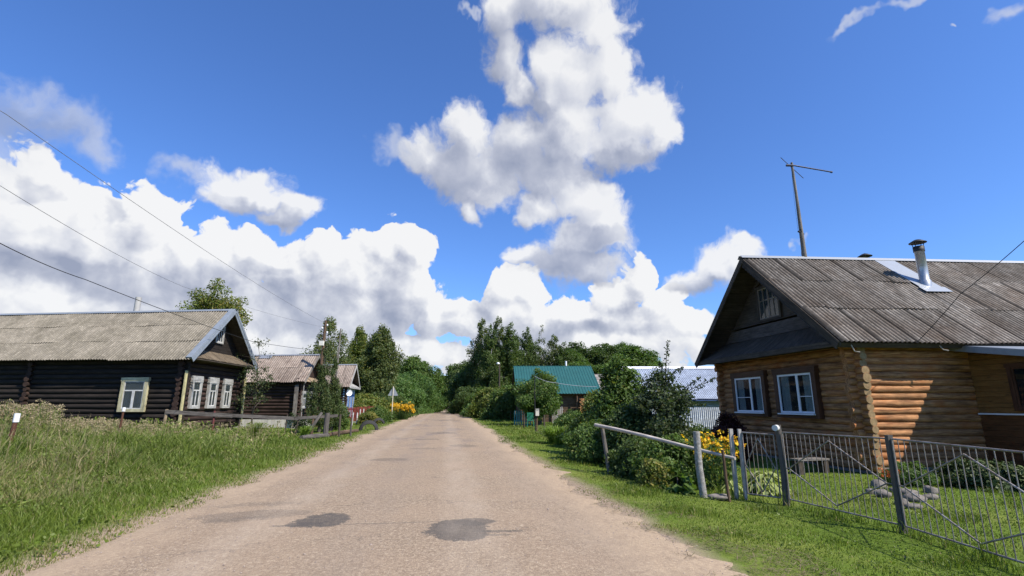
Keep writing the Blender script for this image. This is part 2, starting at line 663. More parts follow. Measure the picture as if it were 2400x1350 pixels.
m, nt_, out = newmat('soil_and_turf')
b = NB(nt_)
tc = b.n('ShaderNodeTexCoord').outputs['Object']
n1 = b.noise(tc, .45, 5, .6).outputs[0]
n2 = b.noise(tc, 7, 6, .7).outputs[0]
n3 = b.noise(tc, 60, 3, .6).outputs[0]
turf = b.mix(b.map(n2, .3, .7), (.06, .095, .012), (.12, .18, .024))
turf = b.mix(b.map(n1, .45, .65), turf, (.15, .18, .035))
soil = b.mix(b.map(n3, .3, .7), (.22, .165, .115), (.37, .285, .205))
# bare soil next to the road
rot = b.n('ShaderNodeVectorRotate', rotation_type='Z_AXIS', ins={'Vector': tc, 'Angle': -RA}).outputs[0]
q_ = b.n('ShaderNodeSeparateXYZ', ins={0: rot}).outputs[0]
dd = b.math('ABSOLUTE', b.math('SUBTRACT', q_, (QL + QR) / 2))
half = (QR - QL) / 2
bare = b.map(b.math('ADD', dd, b.math('MULTIPLY', b.math('SUBTRACT', n1, .5), 1.2)), half + .0, half + .45, 1, 0)
col = b.mix(bare, turf, soil)
bp = b.n('ShaderNodeBump', ins={'Strength': .6, 'Distance': .05, 'Height': n2})
pr = b.n('ShaderNodeBsdfPrincipled', ins={'Base Color': col, 'Roughness': .95, 'Normal': bp.outputs[0]})
pr.inputs['Specular IOR Level'].default_value = .1
nt_.links.new(pr.outputs[0], out.inputs[0])
g = mesh_np('ground', np.stack([X, Y, ZZ], -1).reshape(-1, 3), [quads], m, smooth=True)
tag(g, kind='structure')

# road
sr = np.array(sorted(set(list(np.arange(-8, 30, .12)) + list(np.arange(30, 90, .4)) + list(np.arange(90, 560, 2.0)))))
nc = 41
u = np.linspace(0, 1, nc)
jl = (vnoise(sr * 1.3, sr * 0 + 3.1) - .5) * .55 + (vnoise(sr * 5.0, sr * 0 + 9.1) - .5) * .28 + (vnoise(sr * .3, sr * 0 + 1.1) - .5) * .5
jr = (vnoise(sr * 1.1, sr * 0 + 13.1) - .5) * .6 + (vnoise(sr * 4.6, sr * 0 + 19.1) - .5) * .3 + (vnoise(sr * .25, sr * 0 + 5.1) - .5) * .6
qa, qb = QL + jl - .05, QR + jr + .08
QQ = qa[:, None] * (1 - u) + qb[:, None] * u
SS = np.repeat(sr[:, None], nc, 1)
X, Y = xy(QQ, SS)
edge = np.minimum(u, 1 - u)[None, :] * (qb - qa)[:, None]
ZR = zbase(SS) + .004 + .035 * sstep(0, 2.5, edge) - .03 * (1 - sstep(0, .25, edge)) \
    + (vnoise(X * 1.2, Y * 1.2, 5) - .5) * .02
idx = np.arange(nc * len(sr)).reshape(len(sr), nc)
quads = np.stack([idx[:-1, :-1], idx[:-1, 1:], idx[1:, 1:], idx[1:, :-1]], -1).reshape(-1, 4)

m, nt_, out = newmat('worn_gravel_asphalt')
b = NB(nt_)
tc = b.n('ShaderNodeTexCoord').outputs['Object']
rot = b.n('ShaderNodeVectorRotate', rotation_type='Z_AXIS', ins={'Vector': tc, 'Angle': -RA}).outputs[0]
sep = b.n('ShaderNodeSeparateXYZ', ins={0: rot})
q_, s_ = sep.outputs[0], sep.outputs[1]
grit = b.noise(tc, 85, 4, .8).outputs[0]
grit2 = b.noise(tc, 20, 6, .8).outputs[0]
vor = b.n('ShaderNodeTexVoronoi', feature='F1', ins={'Vector': tc, 'Scale': 55})
big = b.noise(tc, .5, 5, .65).outputs[0]
mid = b.noise(b.vmath('MULTIPLY', rot, (1.1, .42, 1)).outputs[0], 1.6, 6, .7).outputs[0]
stone = b.mix(b.map(vor.outputs['Color'], .15, .85), (.24, .178, .118), (.44, .342, .232))
stone = b.mix(b.map(grit, .36, .62, .85, 0), stone, (.15, .108, .08))
stone = b.mix(b.map(grit2, .53, .68, 0, .75), stone, (.56, .46, .335))
stone = b.mix(b.map(grit2, .34, .46, .7, 0), stone, (.16, .115, .085))
stone = b.mix(b.map(big, .4, .66, 0, .45), stone, (.33, .242, .165))
# sand on the shoulders and a faint sand stripe between the wheel tracks
sand = b.mix(b.map(grit2, .35, .65), (.30, .226, .155), (.43, .326, .218))
sand = b.mix(b.map(b.noise(tc, 3.5, 5, .7).outputs[0], .5, .7, 0, .5), sand, (.25, .185, .13))
dd = b.math('ABSOLUTE', b.math('SUBTRACT', q_, (QL + QR) / 2 - .1))
sh_ = b.map(b.math('ADD', dd, b.math('MULTIPLY', b.math('SUBTRACT', mid, .5), 3.2)), 2.1, 3.3, 0, .9, True)
col = b.mix(sh_, stone, sand)
# old dark asphalt showing through in streaks
streak = b.noise(b.vmath('MULTIPLY', rot, (.55, .2, 1)).outputs[0], 1.25, 7, .72, .6).outputs[0]
far = b.map(s_, 9, 26, 0, 1)
inner = b.map(dd, 1.7, 2.7, 1, 0)
st = b.math('MULTIPLY', b.math('MULTIPLY', b.map(streak, .51, .62), far), inner)
col = b.mix(b.math('MULTIPLY', st, .65), col, (.17, .14, .125))


def patch(qc, sc_, rq, rs, k, wn=.9, sc2=5.5):
    wv = b.noise(rot, sc2, 9, .8).outputs['Color']
    wv = b.vmath('MULTIPLY', b.vmath('SUBTRACT', wv, (.5, .5, .5)).outputs[0], (wn, wn, 0)).outputs[0]
    d_ = b.vmath('MULTIPLY_ADD', b.vmath('ADD', rot, wv).outputs[0], (1 / rq, 1 / rs, 0), (-qc / rq, -sc_ / rs, 0)).outputs[0]
    l = b.vmath('LENGTH', d_).outputs['Value']
    return b.math('MULTIPLY', b.math('MULTIPLY', b.map(l, .95, 1.01, 1, 0), b.map(grit2, .40, .66, 1, .7)), k)


def pq(px, py):
    r = ray(px, py)
    t = -(CH - .03) / r[2]
    return tuple(float(v) for v in qs(r[0] * t, r[1] * t))


tar = b.mix(b.map(grit, .35, .65), (.055, .048, .041), (.125, .11, .096))
for (px, py, rq, rs, k, wn) in ((758, 1219, .36, .42, 1.0, .75), (712, 1230, .26, .16, .9, .4), (668, 1234, .22, .05, .8, .3), (1075, 1243, .40, .60, 1.0, .75), (1110, 1225, .28, .25, .9, .4), (1170, 1246, .30, .06, .8, .35), (1160, 1254, .22, .05, .6, .3),
                                (600, 1205, .85, .30, .42, 1.2), (610, 1180, .7, .16, .34, 1.2), (560, 1216, .5, .12, .4, .8), (905, 1227, .95, .022, .6, .22), (915, 1077, .55, .4, .5, 1.2), (990, 1052, .5, .35, .4, 1.2),
                                (1085, 1045, .55, .55, .5, 1.1), (1040, 1015, .8, .9, .5, 1.4), (1000, 1030, .6, .5, .4, 1.2), (1050, 985, 1.3, 2.2, .4, 1.6)):
    qc, s0 = pq(px, py)
    col = b.mix(patch(qc, s0, rq, rs, k, wn), col, tar)
# cracks across the surface and two faint wheel tracks
wob = b.noise(rot, 1.1, 6, .7).outputs[0]
brk = b.noise(rot, 2.3, 3).outputs[0]
for s0, sl in ((4.2, .10), (6.7, -.12), (8.9, .05), (11.6, .2), (15.2, -.1), (19.5, .1)):
    ln = b.math('ABSOLUTE', b.math('ADD', b.math('SUBTRACT', b.math('ADD', s_, b.math('MULTIPLY', q_, sl)), s0), b.math('MULTIPLY', b.math('SUBTRACT', wob, .5), 2.4)))
    m_ = b.math('MULTIPLY', b.math('MULTIPLY', b.map(ln, .006, .03, 1, 0), b.map(brk, .45, .56)), inner)
    col = b.mix(b.math('MULTIPLY', m_, .75), col, (.10, .08, .066))
for qc_ in (-2.35, -1.0, .35, 1.7):
    t_ = b.math('ABSOLUTE', b.math('SUBTRACT', b.math('ADD', q_, b.math('MULTIPLY', b.math('SUBTRACT', big, .5), .5)), qc_))
    col = b.mix(b.math('MULTIPLY', b.map(t_, .1, .55, .22, 0, True), b.map(mid, .3, .6)), col, (.50, .42, .325) if qc_ in (-2.35, .35) else (.22, .18, .145))
spk = b.noise(tc, 9, 6, .85).outputs[0]
col = b.mix(b.map(spk, .56, .70, 0, .5), col, (.19, .145, .11))
hgt = b.math('ADD', b.math('MULTIPLY', grit, .6), b.math('MULTIPLY', vor.outputs['Distance'], .5))
bp = b.n('ShaderNodeBump', ins={'Strength': .55, 'Distance': .012, 'Height': hgt})
bp2 = b.n('ShaderNodeBump', ins={'Strength': .35, 'Distance': .06, 'Height': mid, 'Normal': bp.outputs[0]})
pr = b.n('ShaderNodeBsdfPrincipled', ins={'Base Color': col, 'Roughness': .93, 'Normal': bp2.outputs[0]})
pr.inputs['Specular IOR Level'].default_value = .15
nt_.links.new(pr.outputs[0], out.inputs[0])
rd = mesh_np('road', np.stack([X, Y, ZR], -1).reshape(-1, 3), [quads], m, smooth=True)
tag(rd, kind='structure')
# ------------------------------------------------------------------ shared materials
M_LOG_BLACK = wood('weathered_black_logs', (.011, .0085, .007), (.034, .026, .021), .92, 1.3, 20, .5, .4)
M_LOG_GOLD = wood('varnished_honey_logs', (.13, .044, .014), (.62, .32, .14), .8, 1.5, 15, .5, .5, c3=(.27, .10, .032))
M_LOG_BROWN = wood('brown_logs', (.022, .013, .010), (.058, .035, .027), .9, 1.3, 20, .5, .4)
M_DARKWOOD = wood('grey_black_boards', (.032, .026, .020), (.098, .078, .060), .9, 1.4, 24, .4)
M_DARKGREY = wood('dark_grey_old_plank', (.055, .048, .042), (.15, .135, .12), .9, 1.4, 26, .5)
M_GREYWOOD = wood('grey_weathered_wood', (.11, .097, .084), (.26, .235, .205), .9, 1.4, 26, .5)
M_PALEWOOD = wood('pale_barked_pole', (.30, .26, .22), (.56, .50, .43), .8, 1.8, 18, .4)
M_TANWOOD = wood('tan_boards', (.20, .145, .09), (.42, .32, .21), .85, 1.5, 22, .4)
M_BROWNWOOD = wood('brown_post_wood', (.06, .036, .022), (.15, .10, .065), .9, 1.6, 22, .5)
M_CREAM = wood('peeling_cream_paint', (.42, .36, .17), (.62, .56, .30), .7, 1.4, 18, .25, .15)
M_CASING = wood('faded_cream_casing', (.34, .30, .17), (.55, .51, .33), .75, 1.2, 16, .25, .2)
M_WHITEPAINT = wood('old_white_paint', (.44, .43, .40), (.66, .65, .62), .6, 1.5, 14, .15, .12)
M_WHITEGREY = wood('greyed_white_paint', (.27, .262, .24), (.47, .46, .43), .7, 1.5, 14, .2, .15)
M_BROWNCASE = wood('brown_painted_casing', (.05, .021, .011), (.10, .042, .022), .6, 1.2, 14, .2)
M_PVC = plain('white_plastic_frame', (.78, .79, .80), (.70, .71, .73), 3, .35, 0, 0)
M_GLASS = glassmat('window_glass', (.02, .025, .03), .74)
M_GLASS2 = glassmat('old_window_glass', (.05, .06, .062), .35)
M_BACK = plain('unlit_room_dark', (.012, .012, .013), None, 3, .9, 0, 0)  # near-black colour standing in for the darkness of unlit rooms
M_CURT = plain('net_curtain', (.75, .75, .73), (.6, .6, .59), 18, .9, 0, .05)
M_ZINC = plain('galvanised_sheet', (.33, .345, .36), (.25, .265, .285), 3, .45, .35, .05)
M_BLUEZINC = plain('blue_grey_flashing', (.27, .30, .33), (.20, .225, .25), 3, .5, .2, .05)
M_PIPE = plain('steel_flue', (.50, .51, .52), (.32, .33, .34), 5, .4, .6, .05)
M_IRON = plain('black_iron', (.02, .02, .023), (.035, .033, .033), 8, .6, .3, .1)
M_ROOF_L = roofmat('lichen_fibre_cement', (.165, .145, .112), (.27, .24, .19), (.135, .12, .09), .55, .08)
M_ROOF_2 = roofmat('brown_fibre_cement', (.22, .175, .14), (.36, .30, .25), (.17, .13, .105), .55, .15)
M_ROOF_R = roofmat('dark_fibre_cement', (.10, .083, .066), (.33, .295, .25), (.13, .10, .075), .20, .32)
M_STONE = plain('grey_plinth', (.24, .22, .20), (.14, .13, .12), 9, .9, 0, .4)


def corr(name, pos, nrm, u0, u1, profs, pitch, amp, mat, parent, rowlen=1.6, sheet=1.05, seed=1, per=6, clip=None, seams=True):
    """corrugated slope. pos(u, t) -> world point with t metres from the ridge down the slope; profs slope length"""
    r = np.random.default_rng(seed)
    nu = int((u1 - u0) / pitch * per) + 1
    us = np.linspace(u0, u1, nu)
    V, C, T, Fc = [], [], [], []
    rows = max(1, round(profs / rowlen))
    base = 0
    n = np.array(nrm)
    for k in range(rows):
        t0, t1 = profs * k / rows - (.06 if k else 0), profs * (k + 1) / rows + .02
        ts = np.linspace(t0, t1, 5)
        U, Tt = np.meshgrid(us, ts)
        ph = U / pitch * 2 * np.pi
        wv = np.cos(ph)
        fr = (Tt - t0) / (t1 - t0)
        sh = np.floor((U - u0) / sheet + (.3 if k % 2 else 0)).astype(int)
        lift = r.uniform(0, .012, 200)[sh % 200]
        skew = r.uniform(-.05, .05, 200)[sh % 200]
        tint = r.uniform(0, 1, 200)[sh % 200]
        sag = .02 * np.sin(U * .9 + k) + .015 * np.sin(U * 2.3 + 2 * k)
        off = wv * amp + .012 + fr * .016 + lift + sag * .6
        Te = Tt + (fr > .9) * skew
        p = np.array([pos(a, c) for a, c in zip(U.ravel(), Te.ravel())])
        p = p + n[None, :] * off.ravel()[:, None]
        V.append(p)
        fs = ((U - u0) / sheet + (.3 if k % 2 else 0)) % 1.0
        seam = (fs < pitch * .55 / sheet) & seams
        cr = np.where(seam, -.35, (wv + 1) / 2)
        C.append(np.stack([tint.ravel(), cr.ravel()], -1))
        T.append(np.stack([U.ravel(), Tt.ravel() + 3.7 * k, sh.ravel() * 0.0 + k * 5.1], -1))
        idx = np.arange(nu * 5).reshape(5, nu) + base
        Fc.append(np.stack([idx[:-1, :-1], idx[1:, :-1], idx[1:, 1:], idx[:-1, 1:]], -1).reshape(-1, 4))
        base += nu * 5
    return mesh_np(name, np.concatenate(V), [np.concatenate(Fc)], mat, parent, col=np.concatenate(C), tv=np.concatenate(T), smooth=True)


class House:
    def __init__(self, name, label, cat, C, zb, udir, vdir, W, L, group=None):
        self.C = np.array((C[0], C[1], 0.0))
        self.zb = zb
        au, av = math.radians(udir), math.radians(vdir)
        self.U = np.array((math.sin(au), math.cos(au), 0))
        self.V = np.array((math.sin(av), math.cos(av), 0))
        self.W, self.L = W, L
        self.root = empty(name, (C[0], C[1], zb), label, cat, group)

    def p(self, u, v, z):
        return self.C + self.U * u + self.V * v + np.array((0, 0, z))

    def hx(self, mb, u0, u1, v0, v1, z0, z1):
        q = self.p
        mb.hexa([q(u0, v0, z0), q(u1, v0, z0), q(u1, v1, z0), q(u0, v1, z0), q(u0, v0, z1), q(u1, v0, z1), q(u1, v1, z1), q(u0, v1, z1)])

    def side(self):
        return lambda a, z, d: self.p(a, -d, z)

    def front(self):
        return lambda a, z, d: self.p(-d, a, z)


def fbox(mb, f, a0, a1, z0, z1, d0, d1):
    mb.hexa([f(a0, z0, d0), f(a1, z0, d0), f(a1, z0, d1), f(a0, z0, d1), f(a0, z1, d0), f(a1, z1, d0), f(a1, z1, d1), f(a0, z1, d1)])


def unit_(v):
    return v / np.linalg.norm(v)


def logs(mb, fn, a0, a1, z0, z1, pitch, r, ext0=.25, ext1=.25, seg=8, n=10, wob=.012, ends=None):
    """fn(a,z)->point on the wall axis; horizontal round logs"""
    k = 0
    z = z0
    while z < z1:
        e0, e1 = ext0 + R.uniform(-.05, .05), ext1 + R.uniform(-.05, .05)
        A = np.linspace(a0 - e0, a1 + e1, seg + 1)
        rr = r * R.uniform(.95, 1.06)
        tp_ = R.choice((-1, 1)) * R.uniform(.02, .09)
        rr *= R.uniform(.95, 1.05)
        ra = [rr * (1 + tp_ * (2 * i_ / seg - 1) + .05 * math.sin(R.random() * 6)) for i_, _ in enumerate(A)]
        pts = [np.array(fn(a, z)) + np.array((R.uniform(-wob, wob), R.uniform(-wob, wob), R.uniform(-wob, wob) * .6)) for a in A]
        mb.tube(pts, ra, n, True)
        if ends is not None:
            dv = unit_(pts[0] - pts[1])
            ends.tube([pts[0] - dv * .002, pts[0] + dv * .004], [ra[0] * .97, ra[0] * .94], n)
        z += pitch
        k += 1


def window(root, f, a0, a1, z0, z1, d, cw, case_mat, frame_mat, glass, layout, curtain=.5, top=None, sill=None, label=None, backd=None):
    """casing outer edges a0..a1, z0..z1; f(a,z,depth)"""
    mb = MB()
    tp = top or cw
    k0 = d - .10
    fbox(mb, f, a0, a0 + cw, z0, z1 - tp, k0, d + .05)
    fbox(mb, f, a1 - cw, a1, z0, z1 - tp, k0, d + .05)
    fbox(mb, f, a0 - .03, a1 + .03, z1 - tp, z1, k0, d + .06)
    fbox(mb, f, a0 + cw, a1 - cw, z0, z0 + cw * .8, k0, d + .055)
    w = mb.build('window', case_mat, root, label)
    i0, i1, j0, j1 = a0 + cw, a1 - cw, z0 + cw * .8, z1 - tp
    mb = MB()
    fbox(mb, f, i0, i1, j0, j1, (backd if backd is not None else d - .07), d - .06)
    mb.build('dark_backing', M_BACK, w)  # flat dark panel, the unlit room's darkness put into its colour
    fw = .06 if frame_mat is M_PVC else .045
    mb = MB()
    D0, D1 = d - .012, d + .03
    fbox(mb, f, i0, i0 + fw, j0, j1, D0, D1)
    fbox(mb, f, i1 - fw, i1, j0, j1, D0, D1)
    fbox(mb, f, i0 + fw, i1 - fw, j0, j0 + fw, D0, D1)
    fbox(mb, f, i0 + fw, i1 - fw, j1 - fw, j1, D0, D1)
    for kind, pos, lo, hi, th in layout:   # fractions
        if kind == 'v':
            c = i0 + (i1 - i0) * pos
            fbox(mb, f, c - th / 2, c + th / 2, j0 + fw + (j1 - j0 - 2 * fw) * lo, j0 + fw + (j1 - j0 - 2 * fw) * hi, D0 + .003, D1 - .004)
        else:
            c = j0 + (j1 - j0) * pos
            fbox(mb, f, i0 + fw + (i1 - i0 - 2 * fw) * lo, i0 + fw + (i1 - i0 - 2 * fw) * hi, c - th / 2, c + th / 2, D0 + .006, D1 - .007)
    mb.build('frame', frame_mat, w)
    mb = MB()
    fbox(mb, f, i0 + fw * .6, i1 - fw * .6, j0 + fw * .6, j1 - fw * .6, d, d + .006)
    mb.build('pane', glass, w)
    if curtain:
        mb = MB()
        n = 26
        cols = []
        for k in range(n + 1):
            a = i0 + fw + (i1 - i0 - 2 * fw) * k / n
            dd = d - .035 + .012 * math.sin(k * 1.9) + .006 * math.sin(k * .7)
            cols.append((a, dd))
        for k in range(n):
            fr = (k + .5) / n
            if curtain < 1 and abs(fr - .5) < (1 - curtain) * .5: continue
            a, d0 = cols[k]
            a2, d2 = cols[k + 1]
            mb.poly([f(a, j0 + fw, d0), f(a2, j0 + fw, d2), f(a2, j1 - fw, d2), f(a, j1 - fw, d0)], True)
        mb.build('curtain', M_CURT, w)
    if sill:
        mb = MB()
        fbox(mb, f, i0 - .03, i1 + .03, j0 - .045, j0 - .005, d + .056, d + .13)
        mb.build('sill', sill, w)
    return w


def gable_roof(H, eg, e, zr, ze, mat, pitch, amp, cap, barge, deck, rows=1.6, seed=1, seams=True, ridgecap=True, bh=.2, back=.4, ratio=.5, barge_top=None):
    """ridge along U at v=W*ratio; eave tips at v=-e and W+e"""
    vm = H.W * ratio
    roof_parts = []
    root = None
    for sgn in (0, 1):
        ve = -e if sgn == 0 else H.W + e
        run = abs(ve - vm)
        slen = math.hypot(run, zr - ze)
        dv, dz = (ve - vm) / slen, (ze - zr) / slen

        def pos(u, t, dv=dv, dz=dz):
            return H.p(u, vm + dv * t, zr + dz * t)
        n = np.cross(H.U, H.V * dv + np.array((0, 0, dz)))
        n = n / np.linalg.norm(n)
        if n[2] < 0: n = -n
        o = corr('roof', pos, n, -eg, H.L + back, slen + .03, pitch, amp, mat, H.root, rows, seed=seed + sgn, seams=seams)
        if sgn == 0: root = o
        roof_parts.append((pos, n, slen))
        mb = MB()
        q = lambda u, t, k: pos(u, t) - n * k
        mb.hexa([q(-eg + .02, 0, .06), q(H.L + back - .02, 0, .06), q(H.L + back - .02, slen - .04, .06), q(-eg + .02, slen - .04, .06),
                 q(-eg + .02, 0, .035), q(H.L + back - .02, 0, .035), q(H.L + back - .02, slen - .04, .035), q(-eg + .02, slen - .04, .035)])
        mb.build('roof_boards', deck, o)
        mb = MB()
        mb.hexa([q(-eg - .035, -.0, bh), q(-eg, -.0, bh), q(-eg, slen, bh), q(-eg - .035, slen, bh),
                 q(-eg - .035, -.0, .0), q(-eg, 0, .0), q(-eg, slen, .0), q(-eg - .035, slen, .0)])
        mb.build('bargeboard', barge, o)
        if barge_top:
            mb = MB()
            k = -(amp + .07)
            mb.hexa([q(-eg - .05, .12, .02), q(-eg + .24, .12, k), q(-eg + .24, slen + .02, k - .02), q(-eg - .05, slen + .02, .02),
                     q(-eg - .05, .12, k - .008), q(-eg + .24, .12, k - .01), q(-eg + .24, slen + .02, k - .03), q(-eg - .05, slen + .02, k - .028)])
            mb.build('verge_flashing', barge_top, o)
    if ridgecap:
        mb = MB()
        for (pos, n, slen) in roof_parts:
            q = lambda u, t, k: pos(u, t) + n * k
            mb.hexa([q(-eg - .06, 0, .05 + amp), q(H.L + back, 0, .05 + amp), q(H.L + back, .15, .035 + amp), q(-eg - .06, .15, .035 + amp),
                     q(-eg - .06, 0, .058 + amp), q(H.L + back, 0, .058 + amp), q(H.L + back, .15, .043 + amp), q(-eg - .06, .15, .043 + amp)])
        mb.build('ridge_cap', cap, root)
    return root, roof_parts, vm


def gable_wall(H, u, z0, zr, slope, vm, mat, step=.17, gap=.01, th=.04, zmax=None):
    """horizontal boards filling the triangle under the roof"""
    mb = MB()
    z = z0
    zt = zr - .12
    while z < zt - .03:
        z1 = min(z + step - gap, zt)
        hb, ht = (zt - z) / slope, (zt - z1) / slope
        du = R.uniform(0, .008)
        q = H.p
        ht = max(ht, .01)
        mb.hexa([q(u + du, vm - hb, z), q(u + th, vm - hb, z), q(u + th, vm + hb, z), q(u + du, vm + hb, z),
                 q(u + du, vm - ht, z1), q(u + th, vm - ht, z1), q(u + th, vm + ht, z1), q(u + du, vm + ht, z1)])
        z += step
    return mb.build('gable', mat, H.root)


# ================================================================== black log house, left of the road
H1 = House('log_house', 'long black log house with pale roof and cream window casings behind dry weeds', 'house', (-15.6, 24.2), .42, -84, -4, 5.9, 15.0)
W, L, zb = H1.W, H1.L, H1.zb
r_, pt = .125, .232
mb = MB()
logs(mb, lambda a, z: H1.p(a, 0, z), 0, L, zb + .12, 3.75, pt, r_, .28, .2, 12)
mb.build('side_wall', M_LOG_BLACK, H1.root)
mb = MB()
logs(mb, lambda a, z: H1.p(0, a, z), 0, W, zb + .0, 3.85, pt, r_, .28, .28, 6)
mb.build('front_wall', M_LOG_BROWN, H1.root)
mb = MB()
logs(mb, lambda a, z: H1.p(a, W, z), 0, L, zb + .12, 3.75, pt, r_, .28, .2, 4, 8)
mb.build('far_wall', M_LOG_BLACK, H1.root)
mb = MB()
logs(mb, lambda a, z: H1.p(7.9, a, z), 0, W, zb + .0, 3.6, pt, r_ * .95, .3, .1, 3)
mb.build('cross_wall', M_LOG_BROWN, H1.root)
mb = MB()
H1.hx(mb, L - .1, L + .1, .0, W, zb - .3, 3.8)
mb.build('rear_wall', M_LOG_BLACK, H1.root)
mb = MB()
H1.hx(mb, .02, L, .05, W - .05, zb - .5, zb + .05)
mb.build('plinth', M_STONE, H1.root)
roof1, rp1, vm1 = gable_roof(H1, .72, .62, 6.56, 3.62, M_ROOF_L, .145, .024, M_BLUEZINC, M_BLUEZINC, M_DARKWOOD, 1.55, 3, seams=False, barge_top=M_BLUEZINC, bh=.16)
slope1 = (6.56 - 3.62) / (W / 2 + .62)
gable_wall(H1, .0, 4.25, 6.56, slope1, vm1, M_LOG_BLACK, .19)
f = H1.front()
window(H1.root, f, vm1 - .42, vm1 + .42, 4.75, 5.85, .02, .08, M_WHITEGREY, M_WHITEPAINT, M_GLASS2,
       [('v', .33, 0, 1, .035), ('v', .66, 0, 1, .035), ('h', .7, 0, 1, .035)], 0, label='small white barred attic window')
# skirt roof under the gable
mb = MB()
n = 26
for k in range(n):
    v0 = -.5 + (W + 1.0) * k / n
    v1 = -.5 + (W + 1.0) * (k + 1) / n - .012
    dz = R.uniform(0, .018)
    q = H1.p
    sq = lambda v: vm1 + (v - vm1) * .80
    mb.hexa([q(-.74, v0, 3.70 + dz), q(.03, sq(v0), 4.22 + dz), q(.03, sq(v1), 4.22 + dz), q(-.74, v1, 3.70 + dz),
             q(-.74, v0, 3.73 + dz), q(.03, sq(v0), 4.25 + dz), q(.03, sq(v1), 4.25 + dz), q(-.74, v1, 3.73 + dz)])
mb.build('skirt_roof', wood('shade_darkened_boards', (.085, .064, .042), (.20, .155, .105), .9, 1.4, 24, .5), H1.root)  # tan boards darkened, the shade over them put into the colour
mb = MB()
H1.hx(mb, -.72, 0, -.5, W + .5, 3.64, 3.68)
mb.build('soffit', M_DARKWOOD, H1.root)
window(H1.root, H1.side(), 1.55, 2.92, 1.22, 2.80, r_ + .075, .17, M_CASING, M_WHITEPAINT, M_GLASS2,
       [('h', .66, 0, 1, .06), ('v', .5, 0, .66, .13)], .45, label='wide cream cased window in the side wall')
for (a0, a1) in ((.55, 1.5), (2.15, 3.1), (3.72, 4.67)):
    ww = window(H1.root, f, a0 + .03, a1 - .03, 1.36, 2.86, r_ + .075, .14, M_WHITEGREY, M_WHITEPAINT, M_GLASS2,
                [('h', .66, 0, 1, .06), ('v', .5, 0, .66, .06)], .8, top=.24)
    mb = MB()
    fbox(mb, f, a0 - .02, a1 + .02, 2.865, 2.92, r_ - .02, r_ + .11)
    mb.build('carved_top', M_WHITEGREY, ww)
for v, lean in ((-.24, .0), (W + .12, .02)):
    mb = MB()
    q = H1.p
    mb.hexa([q(-.36, v - .08 + lean, .55), q(-.30, v - .08 + lean, .55), q(-.30, v + .08 + lean, .55), q(-.36, v + .08 + lean, .55),
             q(-.36, v - .08, 3.1), q(-.30, v - .08, 3.1), q(-.30, v + .08, 3.1), q(-.36, v + .08, 3.1)])
    mb.build('corner_board', M_CREAM, H1.root)
mb = MB()
pc = np.array(H1.p(5.3, vm1 + .2, 6.0))
mb.tube([pc, pc + (0, 0, 1.45)], .15, 12)
mb.build('chimney', plain('pale_asbestos_pipe', (.42, .41, .39), (.33, .32, .30), 4, .8), roof1)
# tv bracket on the facade
mb = MB()
for z in (2.55, 2.68):
    mb.tube([H1.p(-.2, .5, z), H1.p(-.75, .42, z + .02)], .012, 5)
    for k in range(3):
        a = np.array(H1.p(-.4 - .15 * k, .47, z))
        mb.tube([a + (0, -.0, -.1), a + (0, 0, .1)], .007, 4)
mb.build('aerial_bracket', M_ZINC, H1.root)

# ================================================================== second log house
H2 = House('log_house', 'brown log house with white brick plinth and a patched roof', 'house', (-15.4, 37.0), -.15, -84, -6, 5.5, 11.0)
W, L, zb = H2.W, H2.L, H2.zb
mb = MB()
logs(mb, lambda a, z: H2.p(a, 0, z), 0, L, .62, 3.2, .23, .12, .3, .2, 9)
mb.build('side_wall', M_LOG_BROWN, H2.root)
mb = MB()
logs(mb, lambda a, z: H2.p(0, a, z), 0, W, .52, 3.3, .23, .12, .3, .3, 5)
mb.build('front_wall', M_LOG_BROWN, H2.root)
mb = MB()
H2.hx(mb, L - .1, L + .1, 0, W, -.3, 3.2)
H2.hx(mb, .1, L, W - .1, W + .1, .4, 3.2)
mb.build('rear_wall', M_LOG_BROWN, H2.root)
m, nt_, out = newmat('whitewashed_brick')
b = NB(nt_)
tv = b.n('ShaderNodeAttribute', attribute_name='tv').outputs['Vector']
br = b.n('ShaderNodeTexBrick', ins={'Vector': tv, 'Color1': (.55, .52, .47, 1), 'Color2': (.44, .40, .35, 1), 'Mortar': (.22, .20, .18, 1), 'Scale': 3.6, 'Mortar Size': .018, 'Brick Width': .9, 'Row Height': .28})
pr = b.n('ShaderNodeBsdfPrincipled', ins={'Base Color': br.outputs[0], 'Roughness': .9})
nt_.links.new(pr.outputs[0], out.inputs[0])
M_WBRICK = m
mb = MB()
H2.hx(mb, -.06, L, -.08, W + .06, -.5, .5)
mb.build('plinth', M_WBRICK, H2.root)
roof2, rp2, vm2 = gable_roof(H2, .6, .5, 5.3, 3.1, M_ROOF_2, .17, .028, M_ZINC, M_GREYWOOD, M_DARKWOOD, 1.7, 11, bh=.14)
slope2 = (5.3 - 3.1) / (W / 2 + .5)
gable_wall(H2, 0, 3.6, 5.3, slope2, vm2, M_LOG_BROWN, .19)
pos, n, sl_ = rp2[0]
mb = MB()
q = lambda u, t, k: pos(u, t) + n * k
mb.hexa([q(3.2, .12, .05), q(4.3, .12, .05), q(4.3, .55, .06), q(3.2, .55, .06), q(3.2, .12, .06), q(4.3, .12, .06), q(4.3, .55, .07), q(3.2, .55, .07)])
mb.build('roof_patch', M_ZINC, roof2)
mb = MB()
q = H2.p
